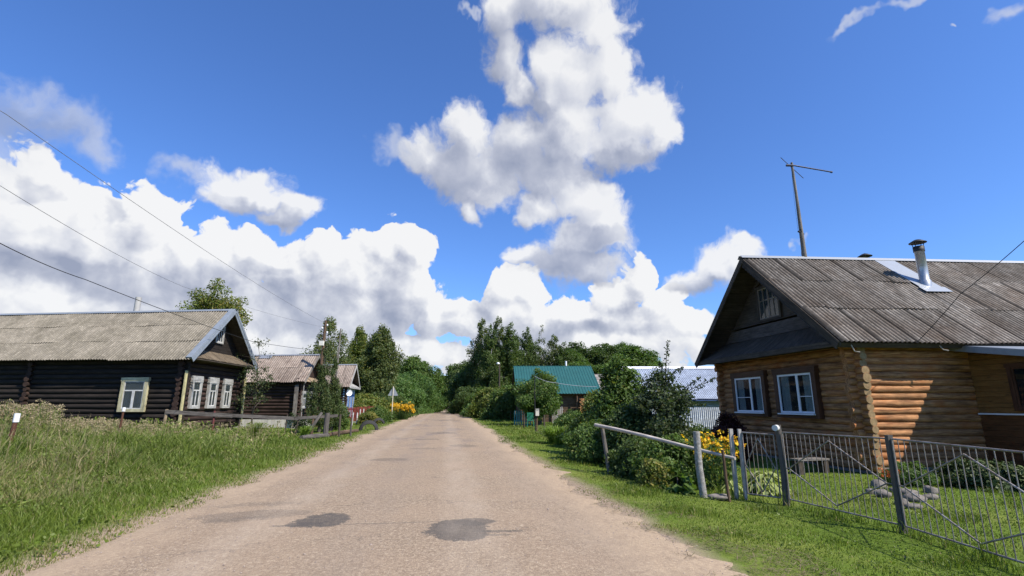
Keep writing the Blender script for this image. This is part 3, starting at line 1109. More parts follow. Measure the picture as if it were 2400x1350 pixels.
for k in range(20):
    v0 = -.35 + (W + .7) * k / 20
    v1 = v0 + (W + .7) / 20 - .01
    sq = lambda v: vm2 + (v - vm2) * .8
    mb.hexa([q(-.6, v0, 3.14), q(.03, sq(v0), 3.55), q(.03, sq(v1), 3.55), q(-.6, v1, 3.14),
             q(-.6, v0, 3.17), q(.03, sq(v0), 3.58), q(.03, sq(v1), 3.58), q(-.6, v1, 3.17)])
mb.build('skirt_roof', M_TANWOOD, H2.root)
f = H2.front()
for a0 in (.55, 2.1, 3.65):
    window(H2.root, f, a0, a0 + .95, 1.25, 2.5, .19, .14, M_WHITEGREY, M_WHITEPAINT, M_GLASS2, [('h', .66, 0, 1, .05), ('v', .5, 0, .66, .06)], .8, top=.2)
mb = MB()
H2.hx(mb, -.14, .14, -.36, -.30, .45, 2.9)
mb.build('corner_board', M_GREYWOOD, H2.root)
mb = MB()
H2.hx(mb, -.42, -.38, .06, .12, .45, 3.05)
mb.build('corner_strip', M_WHITEGREY, H2.root)

# ================================================================== third house
H3 = House('log_house', 'small house with blue and white facade and satellite dish behind the conifers', 'house', (-16.3, 50.0), -.15, -84, -7, 5.2, 9.0)
W, L, zb = H3.W, H3.L, H3.zb
M_BLUEPAINT = wood('pale_blue_paint', (.30, .42, .55), (.42, .55, .68), .7, 1.4, 16, .2, .1)
mb = MB()
logs(mb, lambda a, z: H3.p(a, 0, z), 0, L, .3, 3.2, .23, .12, .3, .2, 6, 8)
mb.build('side_wall', M_LOG_BROWN, H3.root)
mb = MB()
for k in range(15):
    H3.hx(mb, -.06 - R.uniform(0, .01), .08, -.1, W + .1, .2 + k * .2, .2 + k * .2 + .19)
mb.build('front_wall', M_BLUEPAINT, H3.root)
mb = MB()
H3.hx(mb, L - .1, L + .1, 0, W, -.3, 3.2)
H3.hx(mb, .1, L, W - .1, W + .1, .1, 3.2)
H3.hx(mb, -.04, L, -.06, W, -.5, .2)
mb.build('rear_wall', M_LOG_BROWN, H3.root)
roof3, rp3, vm3 = gable_roof(H3, .6, .5, 5.5, 3.15, M_ROOF_2, .17, .028, M_ZINC, M_WHITEGREY, M_DARKWOOD, 1.7, 17, bh=.16)
slope3 = (5.5 - 3.15) / (W / 2 + .5)
gable_wall(H3, 0, 3.7, 5.5, slope3, vm3, M_LOG_BROWN, .19)
mb = MB()
q = H3.p
sq = lambda v: vm3 + (v - vm3) * .8
mb.hexa([q(-.6, -.35, 3.2), q(.03, sq(-.35), 3.6), q(.03, sq(W + .35), 3.6), q(-.6, W + .35, 3.2),
         q(-.6, -.35, 3.24), q(.03, sq(-.35), 3.64), q(.03, sq(W + .35), 3.64), q(-.6, W + .35, 3.24)])
H3.hx(mb, -.62, -.58, -.36, W + .36, 3.05, 3.2)
mb.build('skirt_roof', M_WHITEGREY, H3.root)
f = H3.front()
for a0 in (.5, 2.1, 3.7):
    window(H3.root, f, a0, a0 + 1.0, 1.0, 2.5, .07, .16, wood('royal_blue_paint', (.03, .10, .32), (.05, .15, .42), .6), M_WHITEPAINT, M_GLASS2, [('v', .5, 0, 1, .06)], .9, top=.2)
mb = MB()
c = np.array(H3.p(-.45, .15, 2.6))
prof = [(.02, -.02), (.14, .01), (.25, .06), (.31, .10)]
mb.lathe((0, 0, 0), prof, 18)
Rm = Matrix.Rotation(math.radians(80), 3, 'X') @ Matrix.Rotation(.2, 3, 'Y')
mb.v = [tuple(Matrix.Rotation(math.radians(20), 3, 'Z') @ (Rm @ Vector(v)) + Vector(c)) for v in mb.v]
mb.tube([c, H3.p(-.05, .15, 2.6)], .025, 6)
dish = mb.build('satellite_dish', M_PVC, H3.root)

# ================================================================== honey log house, right of the road
HR = House('log_house', 'honey coloured log house with dark corrugated roof and white plastic windows behind the metal fence', 'house', (9.45, 14.0), -.22, 86, -8, 6.6, 10.5)
W, L, zb = HR.W, HR.L, HR.zb
r_, pt = .112, .192
mb = MB()
logs(mb, lambda a, z: HR.p(a, 0, z), 0, L, .06, 3.4, pt, r_, .30, .2, 26, 14, .007)
mb.build('side_wall', M_LOG_GOLD, HR.root)
mb = MB()
mbe = MB()
logs(mb, lambda a, z: HR.p(0, a, z), 0, W, -.03, 3.45, pt, r_, .30, .30, 18, 14, .007, mbe)
fwall = mb.build('front_wall', M_LOG_GOLD, HR.root)
mbe.build('log_ends', plain('checked_end_grain', (.30, .21, .105), (.17, .11, .05), 14, .9, 0, .5), fwall)
mb = MB()
logs(mb, lambda a, z: HR.p(a, W, z), 0, L, .06, 3.4, pt, r_, .3, .2, 4, 10)
HR.hx(mb, L - .1, L + .1, 0, W, -.3, 3.4)
mb.build('far_wall', M_LOG_GOLD, HR.root)
mb = MB()
HR.hx(mb, -.06, L, -.08, W + .06, -.6, -.04)
mb.build('plinth', M_STONE, HR.root)
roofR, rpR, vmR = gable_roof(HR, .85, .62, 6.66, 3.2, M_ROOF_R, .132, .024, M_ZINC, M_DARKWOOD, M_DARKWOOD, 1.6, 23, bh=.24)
slopeR = (6.66 - 3.2) / (W / 2 + .62)
# gable: base board, diagonal boards, moulding, window
mb = MB()
q = HR.p
zt = 6.5
for (z0_, z1_, dth) in ((3.9, 4.32, .0), (4.38, 4.40, -.05)):
    h0, h1 = (zt - z0_) / slopeR, (zt - z1_) / slopeR
    mb.hexa([q(-.02 + dth, vmR - h0, z0_), q(.04, vmR - h0, z0_), q(.04, vmR + h0, z0_), q(-.02 + dth, vmR + h0, z0_),
             q(-.02 + dth, vmR - h1, z1_), q(.04, vmR - h1, z1_), q(.04, vmR + h1, z1_), q(-.02 + dth, vmR + h1, z1_)])
mb.build('gable_base', wood('grey_gable_boards', (.05, .042, .038), (.12, .105, .095), .9, 1.4, 24, .4), HR.root)
mb = MB()
h0 = (zt - 4.40) / slopeR
mb.hexa([q(.0, vmR - h0, 4.40), q(.04, vmR - h0, 4.40), q(.04, vmR + h0, 4.40), q(.0, vmR + h0, 4.40),
         q(.0, vmR - .01, zt), q(.04, vmR - .01, zt), q(.04, vmR + .01, zt), q(.0, vmR + .01, zt)])
for sgn in (-1, 1):     # herring-bone slats either side of the window
    for k in range(9):
        c0 = 1.0 + k * .16
        v0, z0_ = vmR + sgn * .72, 4.42 + k * .20
        ln = min((h0 - .72 - .1) * 1.2, 1.6)
        pts = []
        for t in (0, 1):
            for wd in (0, .15):
                pts.append((v0 + sgn * t * ln * .6, z0_ + t * ln * .8 * -1 + wd + .55))
        zmin = lambda v: 4.41
        ok = all(zz > 4.41 and zz < zt - .05 - abs(vv - vmR) * slopeR - .02 for vv, zz in pts)
        if not ok:
            continue
        d0 = -.02 - .004 * (k % 3)
        (va, za), (vb, zb_), (vc, zc), (vd, zd) = pts
        mb.hexa([q(d0, va, za), q(.0, va, za), q(.0, vc, zc), q(d0, vc, zc), q(d0, vb, zb_), q(.0, vb, zb_), q(.0, vd, zd), q(d0, vd, zd)])
mb.build('gable', M_DARKWOOD, HR.root)
f = HR.front()
window(HR.root, f, vmR - .62, vmR + .62, 4.42, 5.68, .03, .09, M_DARKWOOD, wood('bare_sash_wood', (.16, .12, .09), (.30, .25, .20)), M_GLASS2,
       [('v', .5, 0, 1, .07), ('v', .25, 0, 1, .03), ('v', .75, 0, 1, .03), ('h', .6, 0, 1, .03)], .5, label='old arched attic window in the dark gable')
mb = MB()
for sgn in (-1, 1):
    pts = [(-.62, 5.68), (-.3, 5.8), (0, 5.86)]
    for (a, za), (c, zc) in zip(pts[:-1], pts[1:]):
        a2, c2 = vmR + sgn * a, vmR + sgn * c
        mb.hexa([q(-.09, a2, za), q(-.03, a2, za), q(-.03, c2, zc), q(-.09, c2, zc), q(-.09, a2, za + .09), q(-.03, a2, za + .09), q(-.03, c2, zc + .09), q(-.09, c2, zc + .09)])
mb.build('window_arch', M_DARKWOOD, HR.root)
# skirt roof across the gable
mb = MB()
nn = 14
for k in range(nn):
    v0 = -.56 + (W + 1.12) * k / nn
    v1 = v0 + (W + 1.12) / nn - .006
    sq = lambda v: vmR + (v - vmR) * .80
    dz = R.uniform(0, .008)
    mb.hexa([q(-.84, v0, 3.24 + dz), q(.0, sq(v0), 3.86 + dz), q(.0, sq(v1), 3.86 + dz), q(-.84, v1, 3.24 + dz),
             q(-.84, v0, 3.27 + dz), q(.0, sq(v0), 3.89 + dz), q(.0, sq(v1), 3.89 + dz), q(-.84, v1, 3.27 + dz)])
mb.build('skirt_roof', M_DARKWOOD, HR.root)
mb = MB()
HR.hx(mb, -.86, -.82, -.6, W + .6, 3.10, 3.25)
HR.hx(mb, -.82, -.13, -.5, W + .5, 3.16, 3.19)
mb.build('soffit', M_DARKWOOD, HR.root)
mb = MB()
pos, n, sl_ = rpR[0]
qq = lambda u, t, k: pos(u, t) - n * k
mb.hexa([qq(-.85, sl_ - .03, .19), qq(L, sl_ - .03, .19), qq(L, sl_ + .0, .19), qq(-.85, sl_ + .0, .19),
         qq(-.85, sl_ - .03, .04), qq(L, sl_ - .03, .04), qq(L, sl_ + .0, .04), qq(-.85, sl_ + .0, .04)])
mb.build('fascia', M_DARKWOOD, roofR)
for (u_, ln) in ((-.5, .22), (2.0, .16), (2.75, .14), (3.2, .2)):
    mb = MB()
    a = np.array(pos(u_, sl_ - .05)) - n * .09
    mb.tube([a, a + np.array((.03, -.08, -ln)), a + np.array((.14, -.12, -ln - .03))], .018, 5)
    mb.build('gutter_hook', M_PALEWOOD, roofR)
# scalloped edging under the barge boards
for sgn in (0, 1):
    pos_, n_, s2 = rpR[sgn]
    mb = MB()
    k = 0.1
    while k < s2 - .2:
        a, c = pos_(-.885, k) - n_ * .23, pos_(-.885, k + .16) - n_ * .23
        mid_ = pos_(-.885, k + .08) - n_ * .31
        for A, B_ in ((a, c),):
            t = HR.U * .025
            mb.hexa([A - t, A, B_, B_ - t, mid_ + n_ * .05 - t, mid_ + n_ * .05, mid_ + n_ * .045, mid_ + n_ * .045 - t])
        k += .17
    mb.build('carved_edging', M_DARKWOOD, roofR)
for (a0, a1, cut) in ((1.28, 3.22, .5), (3.72, 5.72, .5)):
    window(HR.root, f, a0, a1, 1.16, 2.72, r_ + .085, .18, M_BROWNCASE, M_PVC, M_GLASS,
           [('v', .42, 0, 1, .09), ('h', .42, 0 if a0 < 2 else .42, .40 if a0 < 2 else 1, .02)], .55, top=.2, sill=M_PVC)
# flue with its flashing strip
pos, n, sl_ = rpR[0]
mb = MB()
qq = lambda u, t, k: pos(u, t) + n * k
t1 = 2.15
mb.hexa([qq(4.0, .1, .045), qq(4.75, .1, .045), qq(4.75, t1, .06), qq(4.0, t1, .06), qq(4.0, .1, .055), qq(4.75, .1, .055), qq(4.75, t1, .07), qq(4.0, t1, .07)])
mb.hexa([qq(3.95, t1, .06), qq(4.85, t1, .06), qq(4.85, t1 + .32, .065), qq(3.95, t1 + .32, .065), qq(3.95, t1, .07), qq(4.85, t1, .07), qq(4.85, t1 + .32, .078), qq(3.95, t1 + .32, .078)])
mb.build('flashing_strip', plain('bright_zinc', (.36, .385, .41), (.28, .30, .33), 2.5, .4, .2, .03), roofR)
c = np.array(pos(4.4, 1.95))
mb = MB()
mb.lathe(c, [(.17, -.15), (.17, .16), (.14, .2), (.14, 1.22), (.155, 1.22), (.155, 1.32), (.12, 1.32)], 16)
fl = mb.build('flue_pipe', M_PIPE, roofR)
mb = MB()
mb.lathe(c, [(.0, 1.60), (.10, 1.57), (.25, 1.48), (.25, 1.465), (.0, 1.50)], 16)
mb.lathe(c, [(.157, 1.16), (.16, 1.17), (.16, 1.34), (.13, 1.34)], 16)
for k in range(4):
    a = k * math.pi / 2 + .4
    mb.tube([c + (.14 * math.cos(a), .14 * math.sin(a), 1.3), c + (.19 * math.cos(a), .19 * math.sin(a), 1.5)], .012, 5)
mb.build('flue_cap', M_IRON, fl)
pos2, n2, _ = rpR[1]
c = np.array(pos2(4.4, .9))
mb = MB()
mb.lathe(c, [(.13, -.2), (.13, .72), (.15, .72), (.15, .8), (.1, .8)], 14)
fl = mb.build('vent_pipe', M_PIPE, roofR)
mb = MB()
mb.lathe(c, [(.0, 1.06), (.1, 1.02), (.24, .94), (.24, .925), (.0, .96)], 16)
mb.lathe(c, [(.14, .73), (.155, .74), (.155, .83), (.12, .83)], 14)
for k in range(4):
    a = k * math.pi / 2 + .4
    mb.tube([c + (.13 * math.cos(a), .13 * math.sin(a), .8), c + (.17 * math.cos(a), .17 * math.sin(a), .96)], .012, 5)
mb.build('vent_cap', M_IRON, fl)
# veranda coming towards the viewer on the side wall
M_OCHRE = wood('ochre_varnished_boards', (.16, .075, .02), (.26, .13, .04), .55, .8, 8, .15, .15)
M_BROWNBOARD = wood('brown_skirting_boards', (.09, .035, .012), (.15, .062, .022), .6, .8, 8, .15, .15)
u0, pj = 3.25, 2.9
mb = MB()
for k in range(13):
    z0_ = 1.36 + k * .14
    vlo = max(-pj, (z0_ + .135 - 3.12) / .17 - .1)
    if vlo > -.2: continue
    HR.hx(mb, u0 - R.uniform(0, .006), u0 + .05, vlo, -.1, z0_, z0_ + .135)
vw = mb.build('veranda_wall', M_OCHRE, HR.root)
mb = MB()
for k in range(11):
    HR.hx(mb, u0 + .01 - R.uniform(0, .006), u0 + .06, -pj, -.1, -.25 + k * .145, -.25 + k * .145 + .14)
mb.build('veranda_skirting', M_BROWNBOARD, vw)
mb = MB()
HR.hx(mb, u0 + .06, L - .5, -pj, -pj + .05, -.25, 2.6)
mb.build('veranda_front', M_OCHRE, vw)
mb = MB()
HR.hx(mb, u0 - .06, u0 + .0, -pj, -.12, 1.31, 1.35)
mb.build('drip_sill', M_PVC, vw)
mb = MB()
z_ = lambda v: 3.16 + .17 * (v + .1)
for (ua, ub, va, vb, ta, tb) in ((2.72, L, -3.5, -.15, .0, .04),):
    mb.hexa([q(ua, va, z_(va) + ta), q(ub, va, z_(va) + ta), q(ub, vb, z_(vb) + ta), q(ua, vb, z_(vb) + ta),
             q(ua, va, z_(va) + tb), q(ub, va, z_(va) + tb), q(ub, vb, z_(vb) + tb), q(ua, vb, z_(vb) + tb)])
mb.build('veranda_roof', M_BLUEZINC, vw)
mb = MB()
mb.hexa([q(2.68, -3.5, z_(-3.5) - .13), q(2.72, -3.5, z_(-3.5) - .13), q(2.72, -.15, z_(-.15) - .13), q(2.68, -.15, z_(-.15) - .13),
         q(2.68, -3.5, z_(-3.5) + .03), q(2.72, -3.5, z_(-3.5) + .03), q(2.72, -.15, z_(-.15) + .03), q(2.68, -.15, z_(-.15) + .03)])
mb.build('veranda_fascia', M_BLUEZINC, vw)
fw_ = lambda a, z, d: HR.p(u0 - d, a, z)
window(HR.root, fw_, -2.6, -1.05, 1.42, 2.6, .02, .1, M_BROWNCASE, M_BROWNCASE, M_GLASS, [('v', .5, 0, 1, .06)], .5, label='veranda window facing the road', backd=.005)

# ================================================================== antenna on the honey house
mr = np.array(HR.p(1.5, vmR, 6.7))
ANT = empty('antenna_mast', tuple(mr), 'tall wooden aerial mast with one thin side arm on the dark roof ridge', 'antenna')
top = mr + np.array((.02, .05, 3.72))
mb = MB()
mb.tube([mr + (0, 0, -.05), mr + (.0, .0, .9), mr + (.02, .03, 2.2), top], [.085, .07, .052, .042], 10)
mb.build('mast', M_GREYWOOD, ANT)
mb = MB()
mb.tube([top + (-.22, -.02, -.12), top + (0, -.05, -.13), top + (1.75, .45, -.16)], [.03, .028, .026], 7)
mb.tube([top + (-.23, -.02, -.12), top + (-.1, -.03, -.125)], .045, 7)
mb.tube([top + (1.72, .45, -.16), top + (1.78, .46, -.16)], .04, 7)
mb.build('boom', plain('dark_blue_metal', (.03, .035, .06), (.05, .055, .08), 5, .5, .5), ANT)
mb = MB()
mb.tube([top + (-.42, -.06, .18), top + (.40, .06, -.60)], .012, 5)
mb.build('rod', M_IRON, ANT)
mb = MB()
a = mr + np.array((0, 0, .92))
mb.tube([a + (-.14, -.05, .05), a + (.1, .03, -.03)], .03, 6)
mb.tube([a + (-.05, -.1, 0), a + (-.07, -.12, .12)], .02, 6)
mb.tube([a + (-.05, -.05, 0), a + (-.12, -.1, -.5), a + (-.2, -.15, -.9)], .006, 4)
mb.tube([a + (-.14, -.05, 0), a + (-.16, -.1, 1.2), top + (-.1, -.1, -.3)], .004, 4)
mb.build('clamp', M_IRON, ANT)
# ------------------------------------------------------------------ foliage
M_BARK = wood('grey_brown_bark', (.05, .04, .032), (.13, .11, .09), .95, 3, 12, .6)
M_BIRCH = wood('birch_bark', (.10, .09, .08), (.55, .53, .50), .8, 5, 5, .3)
G_BIRCH = foliage('birch_leaves', (.058, .084, .026), (.145, .18, .06), (.16, .15, .03))
G_DARK = foliage('dark_broad_leaves', (.042, .072, .019), (.115, .165, .045), (.12, .13, .03))
G_MID = foliage('mid_green_leaves', (.045, .088, .018), (.13, .20, .045), (.17, .18, .04))
G_WILLOW = foliage('willow_leaves', (.05, .105, .028), (.14, .235, .06), (.17, .2, .05))
G_YELLOW = foliage('yellow_green_leaves', (.07, .10, .018), (.18, .22, .045), (.24, .21, .05))
G_CONIFER = foliage('conifer_needles', (.026, .045, .014), (.085, .12, .032), (.10, .10, .03), .15)
G_APPLE = foliage('apple_leaves', (.030, .045, .02), (.075, .105, .042), (.14, .14, .05))
G_RED = foliage('barberry_leaves', (.035, .010, .010), (.085, .022, .018), (.12, .05, .02))
G_HOSTA = foliage('hosta_leaves', (.13, .20, .04), (.28, .36, .09), (.46, .47, .2), .3, .4)
G_LILY = foliage('daylily_leaves', (.09, .15, .02), (.24, .33, .06), (.3, .33, .08), .4, .4)
G_PETAL = foliage('yellow_petals', (.62, .38, .012), (.80, .55, .02), (.75, .30, .02), .3)
G_GOLD = foliage('orange_yellow_bloom', (.58, .33, .012), (.76, .47, .02), (.6, .28, .02), .2)
G_REDFL = foliage('orange_red_petals', (.45, .08, .02), (.6, .15, .03), None, .2)


def unit(v):
    return v / (np.linalg.norm(v, axis=-1, keepdims=True) + 1e-9)


def leaf_quads(C, size, asp, bias, r, hang=0.0):
    n = len(C)
    nrm = unit(r.normal(size=(n, 3)) + bias)
    t = unit(np.cross(nrm, r.normal(size=(n, 3))))
    if hang:
        t = unit(t + np.array((0, 0, -hang)))
        nrm = unit(np.cross(t, r.normal(size=(n, 3))))
    b_ = np.cross(nrm, t)
    s = np.asarray(size)[:, None] if np.ndim(size) else size
    V = np.stack([C - t * s * .5, C + b_ * s * asp * .5 - t * s * .05, C + t * s * .5, C - b_ * s * asp * .5 - t * s * .05], 1).reshape(-1, 3)
    return V, np.arange(n * 4).reshape(n, 4)


PROF = {
    'birch': lambda h: np.interp(h, [0, .12, .3, .55, .8, .94, 1], [.35, .75, 1.0, .88, .55, .25, .05]),
    'aspen': lambda h: np.interp(h, [0, .1, .3, .6, .85, 1], [.5, .85, 1.0, .85, .5, .08]),
    'round': lambda h: np.sqrt(np.clip(1 - (2 * h - .95) ** 2, .02, 1)),
    'oval': lambda h: np.interp(h, [0, .1, .35, .65, .85, 1], [.55, .82, 1.0, .9, .6, .1]),
    'bush': lambda h: np.interp(h, [0, .2, .5, .8, 1], [.85, 1.0, .95, .65, .2]),
    'cone': lambda h: np.interp(h, [0, .08, .3, .7, 1], [.7, 1.0, .85, .42, .03]),
}


DENS = 2.3


def crown_pts(kind, H, base, Rw, ncl, npc, csz, r, shell=.45, lop=.25, droop=0.0, squash=.8):
    pr = PROF[kind]
    out, cid = [], []
    hh = r.uniform(0, 1, 6000)
    keep = r.uniform(0, 1, 6000) < pr(hh) ** 1.3 + .05
    hh = hh[keep][:ncl]
    n = len(hh)
    th = r.uniform(0, 2 * np.pi, n)
    ph = r.uniform(0, 6.28, 4)
    lump = 1 + lop * (np.sin(th * 2 + ph[0] + hh * 5) * .5 + np.sin(th * 3 + ph[1] - hh * 9) * .5 + r.normal(size=n) * .35)
    rad = Rw * pr(hh) * np.sqrt(r.uniform(shell ** 2, 1, n)) * lump
    cc = np.stack([rad * np.cos(th), rad * np.sin(th), base + (H - base) * hh], -1)
    csize = csz * r.uniform(.6, 1.35, n) * (0.55 + .6 * pr(hh))
    k = r.poisson(npc * DENS * (csize / csz) ** 1.5 + 1)
    ids = np.repeat(np.arange(n), k)
    g = unit(r.normal(size=(len(ids), 3))) * (r.uniform(0, 1, len(ids)) ** .45)[:, None] * np.array((1, 1, squash))
    g *= (csize[ids] * .78)[:, None]
    if droop:
        g[:, :2] *= .72
        g[:, 2] -= r.uniform(0, 1, len(ids)) * csize[ids] * droop * 1.6
    pts = cc[ids] + g
    shade = r.uniform(0, 1, n)[ids]
    return cc, pts, shade, ids


def make_tree(name, label, cat, loc, H, Rw, kind, base, ncl, npc, csz, leaf, gmat, bark, group=None, seed=1, tr=.14, droop=0.0, shell=.45, lop=.25,
              asp=.6, hang=0.0, limbs=26, yellow=.06, lean=(0, 0), up=.5, squash=.8, crown_name='crown', twig=.012):
    r = np.random.default_rng(seed)
    root = empty(name, loc, label, cat, group)
    L = np.array(loc)
    cc, pts, shade, ids = crown_pts(kind, H, base, Rw, ncl, npc, csz, r, shell, lop, droop, squash)
    n = len(pts)
    lean_v = np.array((lean[0], lean[1], 0))
    bend = lambda z: lean_v * (np.maximum(z, 0) / H)[..., None] ** 1.5
    pts = pts + bend(pts[:, 2])
    cc = cc + bend(cc[:, 2])
    pts[:, 2] = np.maximum(pts[:, 2], .04)
    size = leaf * 1.1 * np.clip(r.lognormal(0, .36, n), .45, 2.1)
    ctr = np.array((0, 0, base + (H - base) * .4))
    bias = unit(pts - ctr) * .9 + np.array((0, 0, up))
    V, Fq = leaf_quads(pts + L, size, asp, bias, r, hang)
    c1 = np.clip(shade * .55 + r.uniform(0, .45, n), 0, 1)
    c2 = (r.uniform(0, 1, n) < yellow * (.4 + 1.2 * r.uniform(0, 1, len(cc))[ids])).astype(float)
    col = np.repeat(np.stack([c1, c2], -1), 4, 0)
    mb = MB()
    k = 9
    zs = np.linspace(-.15, H * .93, k)
    wob = r.normal(size=(k, 2)) * .012 * H
    wob[0] = 0
    tp = [L + np.array((wob[i, 0], wob[i, 1], zs[i])) + bend(np.array([zs[i]]))[0] for i in range(k)]
    tp = np.array(tp)
    mb.tube(list(tp), [max(tr * (1 - .93 * i / (k - 1)), .012) * (1.25 if i == 0 else 1) for i in range(k)], 8)
    order = r.permutation(len(cc))[:limbs]
    for i in order:
        c = cc[i] + L
        zst = max(base * .8, cc[i][2] - (.25 + .5 * r.random()) * np.hypot(cc[i][0], cc[i][1]) - .1)
        zst = min(max(zst, .1), H * .9)
        s = np.array([np.interp(zst + L[2], tp[:, 2], tp[:, j]) for j in range(3)])
        mid = (s + c) / 2 + np.array((0, 0, .06 * H * (r.random() - .2)))
        rs = max(tr * (1 - .9 * zst / H) * .45, twig)
        mb.tube([s, mid, c], [rs, rs * .6, rs * .25], 5, False)
    mb.build('trunk', bark, root)
    mesh_np(crown_name, V, [Fq], gmat, root, col=col)
    return root


def at_ground(px, Y):
    x = (px - 1200) / F * Y / (CP + SP * .229)
    return (x, Y, Z(x, Y) - .05)


def top_h(px, py, Y, loc):
    return P(px, py, Y)[2] - loc[2]


# ---- left side -----------------------------------------------------------
loc = at_ground(474, 46)
make_tree('broadleaf_tree', 'broad tree with yellowing leaves rising behind the black log house roof', 'tree', loc, top_h(474, 660, 46, loc), 2.5, 'round', 4.5, 90, 120, 1.15, .15, G_YELLOW, M_BARK, seed=3, tr=.25, yellow=.3, lop=.35, shell=.3)
loc = at_ground(762, 58)
make_tree('birch_tree', 'tall feathery birch behind the utility pole', 'tree', loc, top_h(762, 742, 58, loc), 2.8, 'birch', 1.5, 150, 75, 1.25, .17, G_BIRCH, M_BIRCH, 'tall trees behind the houses', 4, .17, .55, .35, .4, .5, .6, 34, .12)
loc = at_ground(830, 70)
make_tree('birch_tree', 'slim yellow green birch left of the dark bushy one', 'tree', loc, top_h(832, 760, 70, loc), 1.7, 'birch', 1.5, 140, 100, 1.2, .2, G_YELLOW, M_BIRCH, 'tall trees behind the houses', 5, .17, .5, .35, .35, .5, .5, 24, .1, lean=(.4, 0))
loc = at_ground(872, 66)
make_tree('birch_tree', 'dense dark green bushy birch beside the slim one', 'tree', loc, top_h(885, 764, 66, loc), 2.7, 'aspen', 1.0, 230, 100, 1.2, .2, G_BIRCH, M_BIRCH, 'tall trees behind the houses', 6, .2, .45, .3, .35, .55, .4, 24, .08, lean=(1.0, 0))
loc = at_ground(845, 76)
make_tree('birch_tree', 'grey green birch half hidden behind the two denser birches', 'tree', loc, top_h(855, 790, 76, loc), 3.4, 'birch', 1.0, 160, 100, 1.4, .22, G_BIRCH, M_BIRCH, 'tall trees behind the houses', 7, .2, .5, .3, .3, .5, .5, 20, .08)
loc = at_ground(690, 84)
make_tree('broadleaf_tree', 'low round tree showing just over the second house roof', 'tree', loc, top_h(690, 838, 84, loc), 4.5, 'round', 1.5, 100, 110, 1.8, .28, G_DARK, M_BARK, None, 8, .2)
loc = at_ground(965, 112)
make_tree('broadleaf_tree', 'rounded tree top above the willow thicket beside the road', 'tree', loc, top_h(965, 834, 112, loc), 4.6, 'oval', 2, 150, 110, 1.9, .3, G_MID, M_BARK, None, 9, .2, lop=.3)
for i, (px, py, Y, rw, lab) in enumerate(((928, 882, 88, 4.0, 'left clump of the bright willow thicket beside the road'), (962, 872, 96, 4.2, 'middle clump of the bright willow thicket behind the yellow flowers'),
                                          (992, 900, 112, 4.0, 'right clump of the willow thicket where the road narrows'))):
    loc = at_ground(px, Y)
    make_tree('willow_bush', lab, 'bush', loc, top_h(px, py, Y, loc), rw, 'bush', .3, 190, 130, 1.5, .24, G_WILLOW, M_BARK, 'willow thicket beside the road', 20 + i, .12, 0, .3, .35, .35, 0, 14, .05, up=.8)
loc = at_ground(903, 62)
make_tree('garden_bush', 'dark green bush behind the red fence and the lamp pole', 'bush', loc, 3.0, 2.6, 'bush', .2, 130, 110, 1.0, .16, G_DARK, M_BARK, None, 25, .08, lop=.3)
loc = at_ground(848, 58)
make_tree('garden_bush', 'olive green bush behind the red picket fence', 'bush', loc, 2.6, 3.0, 'bush', .2, 130, 110, 1.0, .16, G_YELLOW, M_BARK, None, 26, .08, lop=.3, yellow=.12)
loc = at_ground(885, 46)
make_tree('garden_bush', 'small rounded green bush behind the half buried tyre', 'bush', loc, 1.35, 1.1, 'bush', .1, 70, 90, .5, .1, G_MID, M_BARK, None, 27, .04)
loc = at_ground(868, 43)
make_tree('garden_bush', 'low rusty brown bush between the white stakes and tyre', 'bush', loc, .95, .8, 'bush', .1, 50, 60, .4, .09, G_YELLOW, M_BARK, None, 28, .04, yellow=.5)
# shaggy conifers in front of the second house
for i, (px, py, Y, rw, lab, y0) in enumerate(((752, 800, 30.5, .95, 'shaggy dark juniper at the foot of the utility pole', 0), (778, 838, 31.5, .75, 'slim juniper on the road side of the utility pole', 0))):
    loc = at_ground(px, Y)
    make_tree('juniper_tree', lab, 'tree', loc, top_h(px, py, Y, loc), rw * .72, 'cone', .7, 150, 60, .34, .09, G_CONIFER, M_BARK, 'junipers by the pole', 31 + i, .09, .5, .2, .45, .3, .9, 22, .12)
loc = at_ground(789, 34)
make_tree('garden_bush', 'leafy green bush under the slim juniper', 'bush', loc, 1.9, .62, 'bush', .1, 90, 70, .4, .09, G_MID, M_BARK, None, 34, .05)
loc = at_ground(705, 33)
make_tree('garden_bush', 'sparse bush under the second house windows', 'bush', loc, 1.3, .6, 'bush', .3, 22, 20, .3, .08, G_APPLE, M_BARK, None, 35, .03)
loc = at_ground(596, 29.2)
make_tree('apple_tree', 'thin apple tree between the two log houses', 'tree', loc, top_h(600, 785, 29.2, loc), 1.0, 'oval', 1.2, 52, 13, .42, .085, G_APPLE, M_BARK, None, 36, .06, 0, .2, .4, .55, 0, 60, .15, twig=.010)

